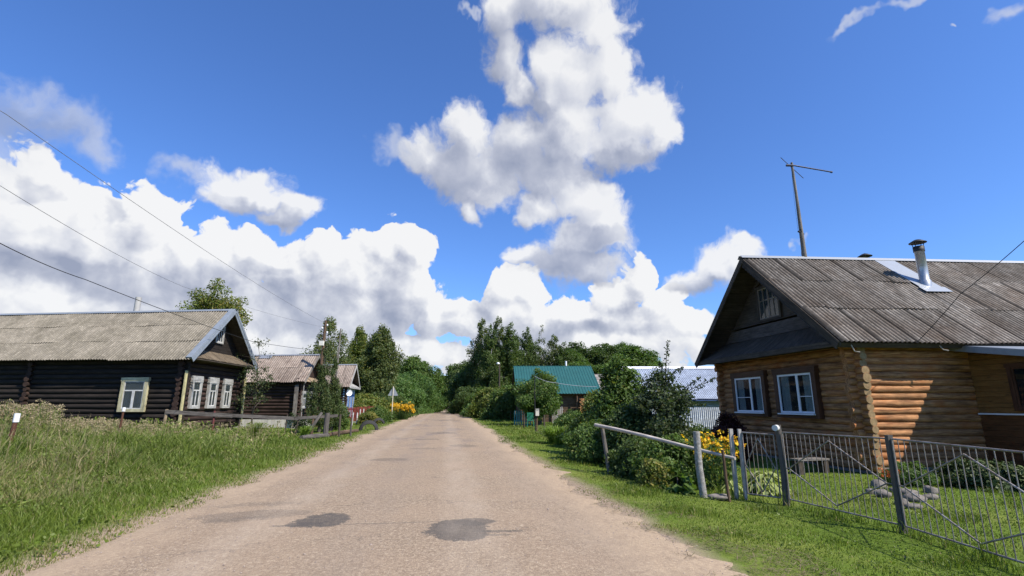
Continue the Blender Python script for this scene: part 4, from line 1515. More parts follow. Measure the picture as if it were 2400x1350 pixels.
# ---- right side: birch belt ----------------------------------------------
bt = [(1128, 745, 96, 2.7, 0), (1150, 758, 92, 2.2, 1), (1167, 741, 98, 2.6, 0), (1197, 754, 95, 2.7, 1), (1218, 790, 104, 3.0, 0), (1236, 764, 100, 2.1, 1),
      (1272, 750, 103, 1.5, 2), (1301, 784, 100, 2.7, 0), (1327, 800, 98, 2.5, 1), (1255, 800, 112, 3.2, 0), (1182, 800, 110, 3.2, 1)]
bl = ['tallest dark birch at the road end of the belt', 'slim birch just inside the road end of the belt', 'birch with the highest tip in the belt', 'loose birch right of the highest one',
      'lower birch filling the middle of the belt', 'thin pointed birch right of the middle of the belt', 'bare topped sparse birch sticking out above the belt', 'birch over the green roof ridge',
      'last birch before the rounded wood', 'short birch hidden behind the thin pointed one', 'back row birch over the lamp pole']
proto = {}
for i, ((px, py, Y, rw, t), lab) in enumerate(zip(bt, bl)):
    loc = at_ground(px, Y)
    h = top_h(px, py, Y, loc)
    if t not in proto:
        a = [(210, 50, 1.15, .24, G_BIRCH), (200, 48, 1.1, .24, G_DARK), (85, 24, .9, .2, G_BIRCH)][t]
        proto[t] = make_tree('birch_tree', lab, 'tree', loc, h, rw, 'birch' if t != 1 else 'aspen', 1.5, a[0], a[1], a[2], a[3], a[4], M_BIRCH, 'birch belt right of the road', 50 + t, .17, .55, .3, .4, .5, .5, 40, .07)
        proto[t]['h0'] = h
        proto[t]['w0'] = rw
    else:
        q0 = proto[t]
        s = h / q0['h0']
        sw = rw / q0['w0']
        copy_tree(q0, None, loc, R.uniform(0, 6.28), (sw, sw, s), lab)
for q0 in COL.objects:
    for k_ in ('h0', 'w0'):
        if k_ in q0: del q0[k_]
# rounded deciduous wood behind the green roof
rt = [(1352, 798, 118), (1385, 812, 110), (1410, 800, 120), (1432, 806, 108), (1462, 806, 112), (1490, 812, 104), (1515, 828, 108), (1368, 850, 96), (1445, 850, 92), (1338, 822, 106)]
rl = ['rounded tree next to the birch belt', 'low dome between two taller rounded trees', 'highest dome of the rounded wood', 'dome right of the highest one', 'broad olive dome in the rounded wood', 'dome above the metal roof corner',
      'last dome of the rounded wood over the metal roof', 'lower tree behind the green roof end', 'lower tree behind the lilac thicket', 'tree leaning into the birch belt above the green roof']
pr_ = None
for i, ((px, py, Y), lab) in enumerate(zip(rt, rl)):
    loc = at_ground(px, Y)
    h = top_h(px, py, Y, loc)
    if i in (0, 4):
        rt0 = make_tree('broadleaf_tree', lab, 'tree', loc, h, 4.3, 'oval', 1.5, 190, 110, 1.9, .3, G_DARK if i == 0 else G_MID, M_BARK, 'rounded wood behind the green roof', 70 + i, .25, 0, .35, .3, .6, 0, 20, .03)
        pr_ = (rt0, h)
    else:
        copy_tree(pr_[0], None, loc, R.uniform(0, 6.28), (R.uniform(.9, 1.15),) * 2 + (h / pr_[1],), lab)
# trees along the far road
fr_ = [(1088, 842, 118, 3.4, 'oval', G_DARK, 'dark tree left of the birch belt beside the road'), (1068, 850, 150, 4.2, 'oval', G_MID, 'tree leaning over the right edge of the far road'), (1100, 862, 100, 3.2, 'oval', G_DARK, 'low dark tree in front of the birch belt by the road'),
       (1022, 866, 190, 5.0, 'aspen', G_DARK, 'dark pointed tree left of the far road gap'), (1008, 888, 150, 3.8, 'oval', G_MID, 'round tree on the left edge of the far road'), (1060, 872, 215, 5.5, 'oval', G_DARK, 'tree right of the far sky gap'),
       (1033, 893, 260, 5.5, 'oval', G_DARK, 'small far tree at the end of the road left side'), (1054, 900, 300, 5.5, 'oval', G_DARK, 'small far tree at the end of the road right side')]
for i, (px, py, Y, rw, kd, gm, lab) in enumerate(fr_):
    loc = at_ground(px, Y)
    make_tree('broadleaf_tree', lab, 'tree', loc, top_h(px, py, Y, loc), rw, kd, .8, 140, 100, 1.8, .3, gm, M_BARK, None, 90 + i, .25, 0, .35, .35, .6, 0, 12, .03)
# bushes at the road edge, right
bs = [(1082, 935, 92, 2.4, 1.8, G_MID, 'bright bush at the right road edge far off'), (1100, 915, 84, 4.6, 2.6, G_DARK, 'dark bush under the birches beside the road'), (1132, 918, 72, 3.8, 2.4, G_MID, 'bush behind the small white rail'),
      (1160, 912, 60, 3.6, 2.2, G_YELLOW, 'yellowish bush left of the lamp pole'), (1188, 908, 54, 3.2, 1.9, G_MID, 'bright bush right of the lamp pole'), (1118, 942, 66, 1.6, 1.5, G_WILLOW, 'low light green bush by the road verge'), (1208, 900, 56, 3.6, 1.7, G_DARK, 'dark bush at the green house corner')]
for i, (px, py, Y, h, rw, gm, lab) in enumerate(bs):
    loc = at_ground(px, Y)
    make_tree('roadside_bush', lab, 'bush', loc, h, rw, 'bush', .15, 120, 110, .9, .16, gm, M_BARK, 'bushes along the right verge', 110 + i, .07, 0, .35, .35, .6, 0, 12, .06)
loc = at_ground(1262, 39)
make_tree('apple_tree', 'rounded leafy apple tree in front of the green roofed house', 'tree', loc, top_h(1262, 866, 39, loc), 1.6, 'oval', .7, 120, 90, .62, .11, G_MID, M_BARK, None, 120, .12, 0, .4, .42)

# ---- garden right of the road ---------------------------------------------
loc = at_ground(1395, 21)
make_tree('garden_bush', 'yellow green bush between the woodpile and the dark thicket', 'bush', loc, 2.3, .8, 'bush', .1, 170, 80, .42, .07, G_YELLOW, M_BARK, None, 130, .05, 0, .3, .35)
loc = at_ground(1452, 17.5)
make_tree('lilac_bush', 'tall dark lilac thicket behind the leaning rail', 'bush', loc, top_h(1452, 838, 17.5, loc), .72, 'bush', .1, 300, 60, .38, .075, G_MID, M_BARK, None, 131, .06, 0, .35, .35, .65, 0, 40, .03)
loc = at_ground(1475, 15.2)
make_tree('lilac_bush', 'deep shady shrub under the leaning rail', 'bush', loc, 1.75, .8, 'bush', .05, 240, 60, .36, .07, G_DARK, M_BARK, None, 132, .05, 0, .3, .3, .65, 0, 30, .02)
loc = at_ground(1553, 14.4)
make_tree('apple_tree', 'apple tree with one long bare shoot before the metal roofed shed', 'tree', loc, 2.75, .72, 'oval', .6, 130, 26, .34, .07, G_APPLE, M_BARK, None, 133, .07, 0, .25, .4, .62, 0, 70, .05, twig=.01)
# long shoots of that tree
ap = bpy.data.objects['apple_tree.002'] if 'apple_tree.002' in bpy.data.objects else None
mb = MB()
L0 = np.array(loc)
lv = []
for (px, py, Y, n_) in ((1566, 800, 14.4, 110), (1545, 850, 14.6, 90), (1600, 862, 14.0, 90), (1672, 888, 13.8, 130), (1650, 950, 13.6, 170), (1625, 930, 13.5, 170), (1640, 885, 13.9, 130)):
    e = np.array(P(px, py, Y))
    s = L0 + np.array((.1, 0, 1.6 if py > 880 else 2.3))
    mid = (s + e) / 2 + np.array((0, 0, .15))
    mb.tube([s, mid, e], [.018, .011, .004], 5, False)
    for k in range(n_):
        t = .25 + .78 * R.random()
        p_ = (1 - t) ** 2 * s + 2 * t * (1 - t) * mid + t * t * e
        lv.append(p_ + np.array([R.gauss(0, .07) for _ in range(3)]) * (1.3 - t))
mb.build('shoot', M_BARK, ap)
lv = np.array(lv)
r = np.random.default_rng(5)
V, Fq = leaf_quads(lv, r.uniform(.05, .085, len(lv)), .6, np.array((0, 0, .4)), r)
mesh_np('shoot_leaves', V, [Fq], G_APPLE, ap, col=np.repeat(np.stack([r.uniform(0, 1, len(lv)), r.uniform(0, 1, len(lv)) > .95], -1), 4, 0))
loc = at_ground(1698, 17.0)
make_tree('barberry_bush', 'dark red barberry bush beside the gate post', 'bush', loc, 1.45, .65, 'bush', .05, 120, 100, .32, .05, G_RED, M_BARK, None, 134, .03, 0, .3, .3)
loc = at_ground(1560, 12.3)
make_tree('garden_bush', 'shaded green shrub behind the thick birch post', 'bush', loc, 1.05, .62, 'bush', .03, 110, 90, .3, .055, G_MID, M_BARK, None, 135, .03, 0, .3, .3)
loc = at_ground(1500, 13.0)
make_tree('garden_bush', 'low dark shrub beneath the middle of the rail', 'bush', loc, .95, .75, 'bush', .03, 120, 90, .32, .055, G_DARK, M_BARK, None, 136, .03, 0, .3, .3)
loc = at_ground(1600, 15.6)
make_tree('garden_bush', 'dark shrub against the corrugated metal fence', 'bush', loc, 1.2, .9, 'bush', .03, 130, 90, .36, .06, G_DARK, M_BARK, None, 137, .03, 0, .3, .35)
loc = at_ground(1526, 11.4)
make_tree('garden_bush', 'small brown tinged plant at the verge beneath the rail', 'bush', loc, .62, .34, 'bush', .02, 60, 70, .2, .05, G_YELLOW, M_BARK, None, 138, .02, yellow=.3)
loc = at_ground(1575, 11.0)
make_tree('cabbage_plant', 'broad leaved cabbage like plant left of the thick birch post', 'plant', loc, .38, .36, 'bush', .02, 26, 6, .2, .13, G_MID, M_BARK, None, 139, .02, asp=.8, up=1.2)
loc = at_ground(1395, 16.0)
make_tree('garden_bush', 'leafy bush next to the pale end of the rail', 'bush', loc, 1.25, .8, 'bush', .03, 130, 90, .36, .06, G_MID, M_BARK, None, 140, .03)
loc = at_ground(1340, 27)
make_tree('garden_bush', 'bush covering the foot of the woodpile', 'bush', loc, 1.25, 1.0, 'bush', .03, 110, 90, .4, .08, G_MID, M_BARK, None, 141, .03)
loc = at_ground(2280, 11.9)
make_tree('juniper_bush', 'low spreading juniper in the veranda shade', 'bush', loc, .55, .8, 'bush', .02, 110, 110, .25, .05, G_CONIFER, M_BARK, None, 142, .03, hang=0, up=.9)
loc = at_ground(2100, 12.3)
make_tree('garden_bush', 'small mound of green plants on the rock bed by the house corner', 'plant', loc, .5, .5, 'bush', .02, 60, 90, .2, .04, G_MID, M_BARK, None, 143, .02)


# flowering plants: leaves, stems and blooms
def flower_plant(name, label, loc, H, Rw, nst, nl, leaf, gm, petals, nfl, fsz, seed, top=True):
    r = np.random.default_rng(seed)
    root = empty(name, loc, label, 'flowers')
    L = np.array(loc)
    a = r.uniform(0, 6.28, nst)
    rr = Rw * np.sqrt(r.uniform(0, 1, nst))
    hh = H * r.uniform(.6, 1, nst)
    mb = MB()
    tips, pts = [], []
    for i in range(nst):
        s = L + np.array((rr[i] * .5 * math.cos(a[i]), rr[i] * .5 * math.sin(a[i]), 0))
        e = L + np.array((rr[i] * 1.2 * math.cos(a[i]), rr[i] * 1.2 * math.sin(a[i]), hh[i]))
        mb.tube([s, e], [.008, .005], 4, False)
        tips.append(e)
        for k in range(nl):
            t = r.random()
            pts.append(s * (1 - t) + e * t + r.normal(size=3) * .06)
    mb.build('stems', G_MID_STEM, root)
    pts = np.array(pts)
    V, Fq = leaf_quads(pts, leaf * r.uniform(.6, 1.3, len(pts)), .5, np.array((0, 0, .8)), r)
    mesh_np('leaves', V, [Fq], gm, root, col=np.repeat(np.stack([r.uniform(0, 1, len(pts)), r.uniform(0, 1, len(pts)) > .93], -1), 4, 0))
    heads = []
    for k in range(nfl):
        e = tips[k % nst] + r.normal(size=3) * (.02 if k < nst else .09) * (H if H > 1 else 1)
        heads.append(np.array([e + r.normal(size=3) * fsz * .35 for j in range(9)]))
    groups_ = heads if nfl <= 100 else [np.concatenate(heads)]
    for fl in groups_:
        V, Fq = leaf_quads(fl, fsz * r.uniform(.6, 1.2, len(fl)), .7, np.array((0, -.3, 1.0)), r)
        o = mesh_np('bloom' if nfl <= 100 else 'blooms', V, [Fq], petals, root, col=np.repeat(np.stack([r.uniform(0, 1, len(fl)), r.uniform(0, 1, len(fl)) > .85], -1), 4, 0))
        if nfl > 100: o['kind'] = 'stuff'
    return root


G_MID_STEM = plain('plant_stem', (.06, .11, .03), None, 6, .7)
loc = at_ground(1668, 11.6)
flower_plant('sunflower_clump', 'yellow flower clump behind the thick birch post', loc, 1.15, .42, 34, 26, .09, G_MID, G_PETAL, 62, .075, 150)
loc = at_ground(1628, 12.4)
flower_plant('sunflower_clump', 'few yellow blooms left of the thick birch post', loc, 1.05, .3, 16, 24, .09, G_MID, G_PETAL, 18, .07, 151)
loc = at_ground(945, 53)
flower_plant('goldenrod_clump', 'wide mound of golden flowers behind the triangular sign', loc, 1.55, 1.0, 80, 30, .12, G_MID, G_GOLD, 260, .12, 152)
loc = at_ground(922, 54)
flower_plant('goldenrod_clump', 'orange brown flower tuft at the foot of the sign', loc, 1.0, .4, 24, 20, .12, G_YELLOW, G_GOLD, 26, .12, 153)
loc = at_ground(2058, 12.2)
flower_plant('red_flowers', 'small red flowers at the honey house corner', loc, .42, .2, 22, 12, .05, G_MID, G_REDFL, 26, .045, 154)


# arching strap leaf clumps
def strap_clump(name, label, loc, H, Rw, n, wd, gm, seed, cat='plant', group=None):
    r = np.random.default_rng(seed)
    root = empty(name, loc, label, cat, group)
    L = np.array(loc)
    V, Fq, C = [], [], []
    for i in range(n):
        a = r.uniform(0, 6.28)
        d = np.array((math.cos(a), math.sin(a), 0))
        s = np.array((-d[1], d[0], 0))
        o = L + d * r.uniform(0, Rw * .35) + s * r.normal() * .05
        ln = H * r.uniform(.7, 1.15)
        out = Rw * r.uniform(.4, 1.1)
        b0 = len(V)
        c = r.random()
        for k in range(6):
            t = k / 5
            p_ = o + d * out * t ** 1.3 + np.array((0, 0, ln * (1.75 * t - 1.15 * t * t)))
            w_ = wd * (1 - t ** 2.5) + .001
            V += [p_ - s * w_ * .5, p_ + s * w_ * .5]
            C += [(c, 0)] * 2
        for k in range(5):
            j = b0 + k * 2
            Fq.append((j, j + 1, j + 3, j + 2))
    mesh_np('leaves', np.array(V), [np.array(Fq)], gm, root, col=np.array(C), smooth=True)
    return root


strap_clump('daylily_clump', 'large clump of arching daylily leaves at the edge of the right verge', at_ground(1305, 23.0), 1.1, 1.0, 420, .04, G_LILY, 160)
strap_clump('daylily_clump', 'second daylily clump tight against the grey post', at_ground(1338, 21.6), .85, .8, 260, .035, G_LILY, 161)
strap_clump('daylily_clump', 'darker strap leaf clump in the shade by the pale post', at_ground(1362, 19.5), .6, .55, 110, .03, G_MID, 162)
strap_clump('weed_clump', 'dry reed like stalks at the end of the old rail fence', at_ground(607, 20.6), 1.0, .4, 120, .02, G_YELLOW, 163)
strap_clump('weed_clump', 'green grass tuft under the leaning fence posts', at_ground(722, 23.6), .8, .5, 90, .03, G_LILY, 164)


def hosta(label, loc, Rw, H, n, seed):
    r = np.random.default_rng(seed)
    root = empty('hosta_plant', loc, label, 'plant')
    L = np.array(loc)
    V, Fq, C = [], [], []
    for i in range(n):
        a = r.uniform(0, 6.28)
        rr = Rw * math.sqrt(r.uniform(.02, 1))
        d = np.array((math.cos(a), math.sin(a), 0))
        s = np.array((-d[1], d[0], 0))
        c0 = L + d * rr * .8 + np.array((0, 0, H * (1 - (rr / Rw) ** 2 * .75) * r.uniform(.75, 1.05)))
        ln, w_ = r.uniform(.13, .21), r.uniform(.08, .12)
        down = -.35 - .5 * rr / Rw
        b0 = len(V)
        c = r.random()
        for (t, ww) in ((-.4, .15), (-.15, .95), (.15, 1.0), (.45, .55), (.7, .02)):
            p_ = c0 + d * ln * t + np.array((0, 0, down * ln * max(t, 0) * 1.3))
            V += [p_ - s * w_ * ww * .5 + np.array((0, 0, .02)), p_, p_ + s * w_ * ww * .5 + np.array((0, 0, .02))]
            C += [(c, .9), (c, 0), (c, .9)]
        for k in range(4):
            j = b0 + k * 3
            Fq += [(j, j + 1, j + 4, j + 3), (j + 1, j + 2, j + 5, j + 4)]
    mesh_np('leaves', np.array(V), [np.array(Fq)], G_HOSTA, root, col=np.array(C), smooth=True)


hosta('light green hosta mound behind the wicket gate', at_ground(1775, 11.0), .52, .52, 130, 170)
hosta('small hosta left of the pale gate post', at_ground(1700, 10.9), .28, .32, 46, 171)


# ------------------------------------------------------------------ grass, as ground cover
def polar(n, r0, r1, a0=-52, a1=52, seed=1):
    r = np.random.default_rng(seed)
    rad = np.exp(r.uniform(math.log(r0), math.log(r1), n))
    a = np.radians(r.uniform(a0, a1, n))
    return rad * np.sin(a), rad * np.cos(a), rad, r


def blades(name, label, x, y, h, wd, lean, gmat, r, dry, kind='stuff', cat=None, flop=.5):
    n = len(x)
    z = zg(x, y)
    a = r.uniform(0, 6.28, n)
    d = np.stack([np.cos(a), np.sin(a), np.zeros(n)], -1)
    fa = r.uniform(0, 6.28, n)
    s = np.stack([np.cos(fa), np.sin(fa), np.zeros(n)], -1)
    o = np.stack([x, y, z - .015], -1)
    h = np.asarray(h)
    wd = np.asarray(wd)
    ln = lean * h * r.uniform(.2, 1.3, n)
    m1 = o + d * (ln * .3)[:, None] + np.array((0, 0, 1.)) * (h * .55)[:, None]
    tp = o + d * ln[:, None] + np.array((0, 0, 1.)) * (h * (1 - flop * .3 * r.uniform(0, 1, n)))[:, None]
    w1 = (wd * .5)[:, None] * s
    V = np.stack([o - w1, o + w1, m1 - w1 * .8, m1 + w1 * .8, tp], 1).reshape(-1, 3)
    i0 = np.arange(n) * 5
    q4 = np.stack([i0, i0 + 1, i0 + 3, i0 + 2], -1)
    t3 = np.stack([i0 + 2, i0 + 3, i0 + 4], -1)
    c = r.uniform(0, 1, n)
    patchy = vnoise(x * .9, y * .9, 8)
    patch2 = vnoise(x * .28, y * .28, 71)
    c = np.clip(c * .5 + patchy * .5 + (patch2 - .5) * .6, 0, 1)
    col = np.repeat(np.stack([c, dry], -1), 5, 0)
    ob = mesh_np(name, V, [q4, t3], gmat, None, col=col)
    tag(ob, label, cat, None, kind)
    return ob


G_LAWN = foliage('lawn_grass', (.068, .106, .013), (.16, .208, .031), (.28, .22, .10), .35, .5)
G_VERGE = foliage('verge_grass', (.066, .104, .013), (.165, .215, .034), (.30, .245, .12), .35, .5)
G_TALL = foliage('tall_weeds', (.075, .112, .018), (.195, .25, .045), (.34, .28, .15), .35, .55)
G_DRY = foliage('dry_umbels', (.21, .165, .09), (.38, .31, .195), (.13, .16, .04), .25, .8)


def edge_noise(s):
    return (vnoise(s * 1.3, s * 0 + 3.1) - .5) * .55 + (vnoise(s * .3, s * 0 + 1.1) - .5) * .5


def in_house(x, y):
    ok = np.zeros(len(x), bool)
    for H_ in (H1, H2, H3, HR):
        dx, dy = x - H_.C[0], y - H_.C[1]
        det = H_.U[0] * H_.V[1] - H_.U[1] * H_.V[0]
        u_ = (dx * H_.V[1] - dy * H_.V[0]) / det
        v_ = (H_.U[0] * dy - H_.U[1] * dx) / det
        ok |= (u_ > -.1) & (u_ < H_.L) & (v_ > -.1) & (v_ < H_.W)
    return ok


# mown lawn and verge on the right
x, y, rad, r = polar(390000, 3.2, 120, -10, 68, 11)
q, s = qs(x, y)
jr_ = (vnoise(s * 1.1, s * 0 + 13.1) - .5) * .6 + (vnoise(s * .25, s * 0 + 5.1) - .5) * .6
de = q - (QR + jr_)
k = (de > -.3) & (q < 30) & ~in_house(x, y) & (r.uniform(0, 1, len(x)) < np.clip((de + .3) * 1.3 + .1, 0, 1))
k &= ~((s < 14) & (de < 1.3) & (vnoise(x * 2.2, y * 2.2, 4) * .7 + vnoise(x * 6, y * 6, 2) * .3 > .50 + .5 * de))
x, y, rad, q, s, de = (v[k] for v in (x, y, rad, q, s, de))
n = len(x)
patch_ = vnoise(x * 1.4, y * 1.4, 21)
h = (.026 + .028 * patch_ + .018 * r.uniform(0, 1, n)) * (1 + .9 * (patch_ > .74)) * np.where(s > 22, 1.7, 1.0) * np.clip(.4 + de * .5, .4, 1)
for (ax, ay), (bx, by) in (((4.35, 10.35), (4.93, 9.70)), ((4.93, 9.70), (5.54, 7.72)), ((5.54, 7.72), (5.62, 5.3)), ((2.42, 13.15), (4.35, 10.35))):
    L2 = (bx - ax) ** 2 + (by - ay) ** 2     # uncut tufts along the fence line
    t_ = np.clip(((x - ax) * (bx - ax) + (y - ay) * (by - ay)) / L2, 0, 1)
    dd_ = np.hypot(x - ax - t_ * (bx - ax), y - ay - t_ * (by - ay))
    h = h * (1 + 2.2 * np.exp(-(dd_ / .09) ** 2) * (vnoise(x * 5, y * 5, 91) > .35))
dry = np.clip((r.uniform(0, 1, n) < .06 + .55 * np.exp(-np.maximum(de, 0) / .5) * (s < 16)).astype(float) * r.uniform(.5, 1, n), 0, 1)
blades('lawn', 'mown lawn grass right of the road', x, y, h, np.maximum(.0045, .00115 * rad), .55, G_LAWN, r, dry)

# verge on the left
x, y, rad, r = polar(370000, 3.6, 130, -64, 10, 12)
q, s = qs(x, y)
de = (QL + edge_noise(s)) - q
k = (de > -.32) & (q > -40) & ~in_house(x, y) & (r.uniform(0, 1, len(x)) < np.clip((de + .32) * 2.0 * np.where(vnoise(x * 4, y * 4, 81) > .45, 1.5, .55) + .03, 0, 1))
x, y, rad, q, s, de = (v[k] for v in (x, y, rad, q, s, de))
n = len(x)
patch_ = vnoise(x * 1.1, y * 1.1, 22)
h = (.055 + .085 * patch_ + .05 * r.uniform(0, 1, n)) * np.clip(.35 + de * .8, .35, 1.15) * np.where(s > 25, .55, 1.0)
dry = ((r.uniform(0, 1, n) < .05 + .25 * (vnoise(x * .8, y * .8, 31) > .66) + .4 * np.exp(-np.maximum(de, 0) / .15)) * r.uniform(.4, 1, n))
blades('verge_grass', 'rough green grass along the left road edge', x, y, h, np.maximum(.005, .0012 * rad), .6, G_VERGE, r, dry)


# tall weeds between the verge and the black house
def fence_side(x, y):
    """True on the near side of the old rail fence line and the black house wall"""
    yl = np.interp(x, [-60, -15.6, -15.4, -9.0, -5], [28.5, 24.0, 22.7, 24.6, 25.5])
    return y < yl


x, y, rad, r = polar(300000, 5.0, 45, -64, -14, 13)
q, s = qs(x, y)
de = -5.5 + (vnoise(s * .7, s * 0 + 7.7) - .5) * 1.0 - q
k = (de > 0) & fence_side(x, y) & ~in_house(x, y) & (x < np.interp(y, [0, 18, 23], [0, -8.6, -9.6]))
x, y, rad, q, s, de = (v[k] for v in (x, y, rad, q, s, de))
n = len(x)
patch_ = vnoise(x * .7, y * .7, 23) * .6 + vnoise(x * 2.1, y * 2.1, 24) * .4
ramp = np.clip(de / 2.2, 0.15, 1)
fine_ = vnoise(x * 4.5, y * 4.5, 61)
h = (.06 + .78 * np.clip(patch_ * 1.7 - .38, 0, 1) * (.45 + .9 * fine_) + .10 * r.uniform(0, 1, n)) * ramp * np.interp(y, [16, 20.5], [1, .42])
h *= np.where(r.uniform(0, 1, n) > .985, 1.5, 1)
dryp = np.clip((y - 13) / 6, 0, 1) * np.clip((-x - 9.5) / 4, 0, 1)
dry = (r.uniform(0, 1, n) < .07 + .42 * sstep(.55, .82, vnoise(x * .75, y * .75, 33)) + .5 * dryp) * r.uniform(.5, 1, n)
blades('tall_weeds', 'tall uncut weeds in front of the black log house', x, y, h, np.maximum(.006, .0013 * rad), .55, G_TALL, r, dry)

# broad leaves mixed through the weeds
x, y, rad, r = polar(110000, 5.5, 30, -54, -14, 14)
q, s = qs(x, y)
de = -5.4 + (vnoise(s * .7, s * 0 + 7.7) - .5) * 1.0 - q
k = (de > 0) & fence_side(x, y) & ~in_house(x, y) & (vnoise(x * 1.1, y * 1.1, 41) > .42) & (x < np.interp(y, [0, 18, 23], [0, -8.6, -9.6]))
x, y, rad, de = (v[k] for v in (x, y, rad, de))
n = len(x)
patch_ = vnoise(x * .7, y * .7, 23) * .6 + vnoise(x * 2.1, y * 2.1, 24) * .4
zz = zg(x, y) + r.uniform(.15, 1.05, n) * (.15 + .55 * patch_) * np.clip(de / 2.2, .15, 1)
C_ = np.stack([x, y, zz], -1)
V, Fq = leaf_quads(C_, np.maximum(.055, .0045 * rad) * r.uniform(.5, 1.5, n), .38, np.array((0, -.2, .9)), r)
c = np.clip(r.uniform(0, .6, n) + .5 * vnoise(x * 1.3, y * 1.3, 9), 0, 1)
o = mesh_np('weed_leaves', V, [Fq], G_TALL, None, col=np.repeat(np.stack([c, (r.uniform(0, 1, n) > .94)], -1), 4, 0))
tag(o, 'broad weed leaves mixed through the tall grass', None, None, 'stuff')

# dry umbel heads in a band before the house
x, y, rad, r = polar(10500, 12, 27, -62, -20, 15)
k = fence_side(x, y) & ~in_house(x, y)
pr__ = np.clip((y - 14.5) / 4, 0, 1) * np.clip((-x - 9.5) / 5, 0, 1) * np.where(x < -.74 * y, 1.0, .12)
k &= r.uniform(0, 1, len(x)) < pr__
x, y, rad = x[k], y[k], rad[k]
n = len(x)
hh = np.where(x < -.87 * y, r.uniform(.6, 1.05, n), r.uniform(.28, .52, n)) * np.where(r.uniform(0, 1, n) > .97, 1.3, 1)
z0 = zg(x, y)
# umbel florets
m_ = 26
ids = np.repeat(np.arange(n), m_)
g_ = r.normal(size=(n * m_, 3)) * np.array((.07, .07, .03))
C_ = np.stack([x, y, z0 + hh], -1)[ids] + g_
C_[:, 2] -= (g_[:, 0] ** 2 + g_[:, 1] ** 2) * 1.5
V, Fq = leaf_quads(C_, np.repeat(np.maximum(.03, .0022 * rad), m_) * r.uniform(.6, 1.3, n * m_), .8, np.array((0, 0, .8)), r)
col = np.repeat(np.stack([r.uniform(0, 1, n)[ids] * .6 + r.uniform(0, .4, n * m_), r.uniform(0, 1, n * m_) > .93], -1), 4, 0)
# stalks appended as thin blades
o0 = np.stack([x, y, z0], -1)
t0 = np.stack([x + r.normal(size=n) * .08, y + r.normal(size=n) * .08, z0 + hh], -1)
sw = np.stack([np.full(n, .006), np.full(n, .003), np.zeros(n)], -1) + (.0003 * rad)[:, None] * np.array((.7, .4, 0))
nv = len(V)
V2 = np.stack([o0 - sw, o0 + sw, t0 + sw * .6, t0 - sw * .6], 1).reshape(-1, 3)
F2 = np.arange(n * 4).reshape(n, 4) + nv
V = np.concatenate([V, V2])
col = np.concatenate([col, np.repeat(np.stack([r.uniform(0, .6, n), np.ones(n)], -1), 4, 0)])
o = mesh_np('dry_umbel_weeds', V, [np.concatenate([Fq, F2])], G_DRY, None, col=col)
tag(o, 'dry beige umbel weeds standing against the black log house', None, None, 'stuff')

# tall flowering grass stalks with seed heads
x, y, rad, r = polar(2600, 5.5, 26, -54, -14, 44)
q, s = qs(x, y)
k = (q < -5.6) & fence_side(x, y) & ~in_house(x, y) & (vnoise(x * .8, y * .8, 45) > .42) & (x < np.interp(y, [0, 18, 23], [0, -8.6, -9.6]))
x, y, rad = x[k], y[k], rad[k]
n = len(x)
hh = r.uniform(.45, .95, n) * np.interp(y, [15, 21], [1, .65])
lx, ly = r.normal(size=n) * .14, r.normal(size=n) * .14
z0 = zg(x, y)
o0 = np.stack([x, y, z0], -1)
t0 = np.stack([x + lx, y + ly, z0 + hh], -1)
sw = (np.maximum(.0016, .00028 * rad))[:, None] * np.array((.85, .5, 0))
V2 = np.stack([o0 - sw, o0 + sw, t0 + sw * .6, t0 - sw * .6], 1).reshape(-1, 3)
F2 = np.arange(n * 4).reshape(n, 4)
m_ = 9
ids = np.repeat(np.arange(n), m_)
C_ = t0[ids] + r.normal(size=(n * m_, 3)) * np.array((.018, .018, .05))
V, Fq = leaf_quads(C_, np.maximum(.012, .0016 * np.repeat(rad, m_)) * r.uniform(.7, 1.5, n * m_), .4, np.array((0, -.3, .2)), r, .8)
col = np.concatenate([np.repeat(np.stack([r.uniform(0, .6, n), r.uniform(0, 1, n) > .6], -1), 4, 0), np.repeat(np.stack([r.uniform(0, .8, n)[ids], np.zeros(n * m_)], -1), 4, 0)])
o = mesh_np('seed_head_stalks', np.concatenate([V2, V]), [np.concatenate([F2, Fq + len(V2)])], G_DRY, None, col=col)
tag(o, 'thin seed head stalks standing above the left weeds', None, None, 'stuff')

# broad plantain leaves at the road edges and straw litter
x, y, rad, r = polar(60000, 3.6, 24, -54, 50, 16)
q, s = qs(x, y)
dl_ = (QL + edge_noise(s)) - q
jr_ = (vnoise(s * 1.1, s * 0 + 13.1) - .5) * .6 + (vnoise(s * .25, s * 0 + 5.1) - .5) * .6
dr_ = q - (QR + jr_)
k = ((np.abs(dl_ - .35) < .4) & (vnoise(x * 3, y * 3, 51) > .62))
x, y, rad = x[k], y[k], rad[k]
n = len(x)
C_ = np.stack([x, y, zg(x, y) + r.uniform(.02, .12, n)], -1)
V, Fq = leaf_quads(C_, r.uniform(.04, .09, n), .55, np.array((0, 0, 1.6)), r)
o = mesh_np('plantain_leaves', V, [Fq], G_LAWN, None, col=np.repeat(np.stack([r.uniform(0.2, 1, n), r.uniform(0, 1, n) > .95], -1), 4, 0))
tag(o, 'low broad plantain leaves along the left road edge', None, None, 'stuff')
x, y, rad, r = polar(52000, 3.8, 18, -5, 50, 17)
q, s = qs(x, y)
jr_ = (vnoise(s * 1.1, s * 0 + 13.1) - .5) * .6 + (vnoise(s * .25, s * 0 + 5.1) - .5) * .6
dr_ = q - (QR + jr_)
k = (dr_ > -.35) & (dr_ < 1.4) & (vnoise(x * 2.2, y * 2.2, 4) * .7 + vnoise(x * 6, y * 6, 2) * .3 > .38 + .3 * np.abs(dr_ - .3))
x, y, rad = x[k], y[k], rad[k]
n = len(x)
C_ = np.stack([x, y, zg(x, y) + .012 + r.uniform(0, .03, n)], -1)
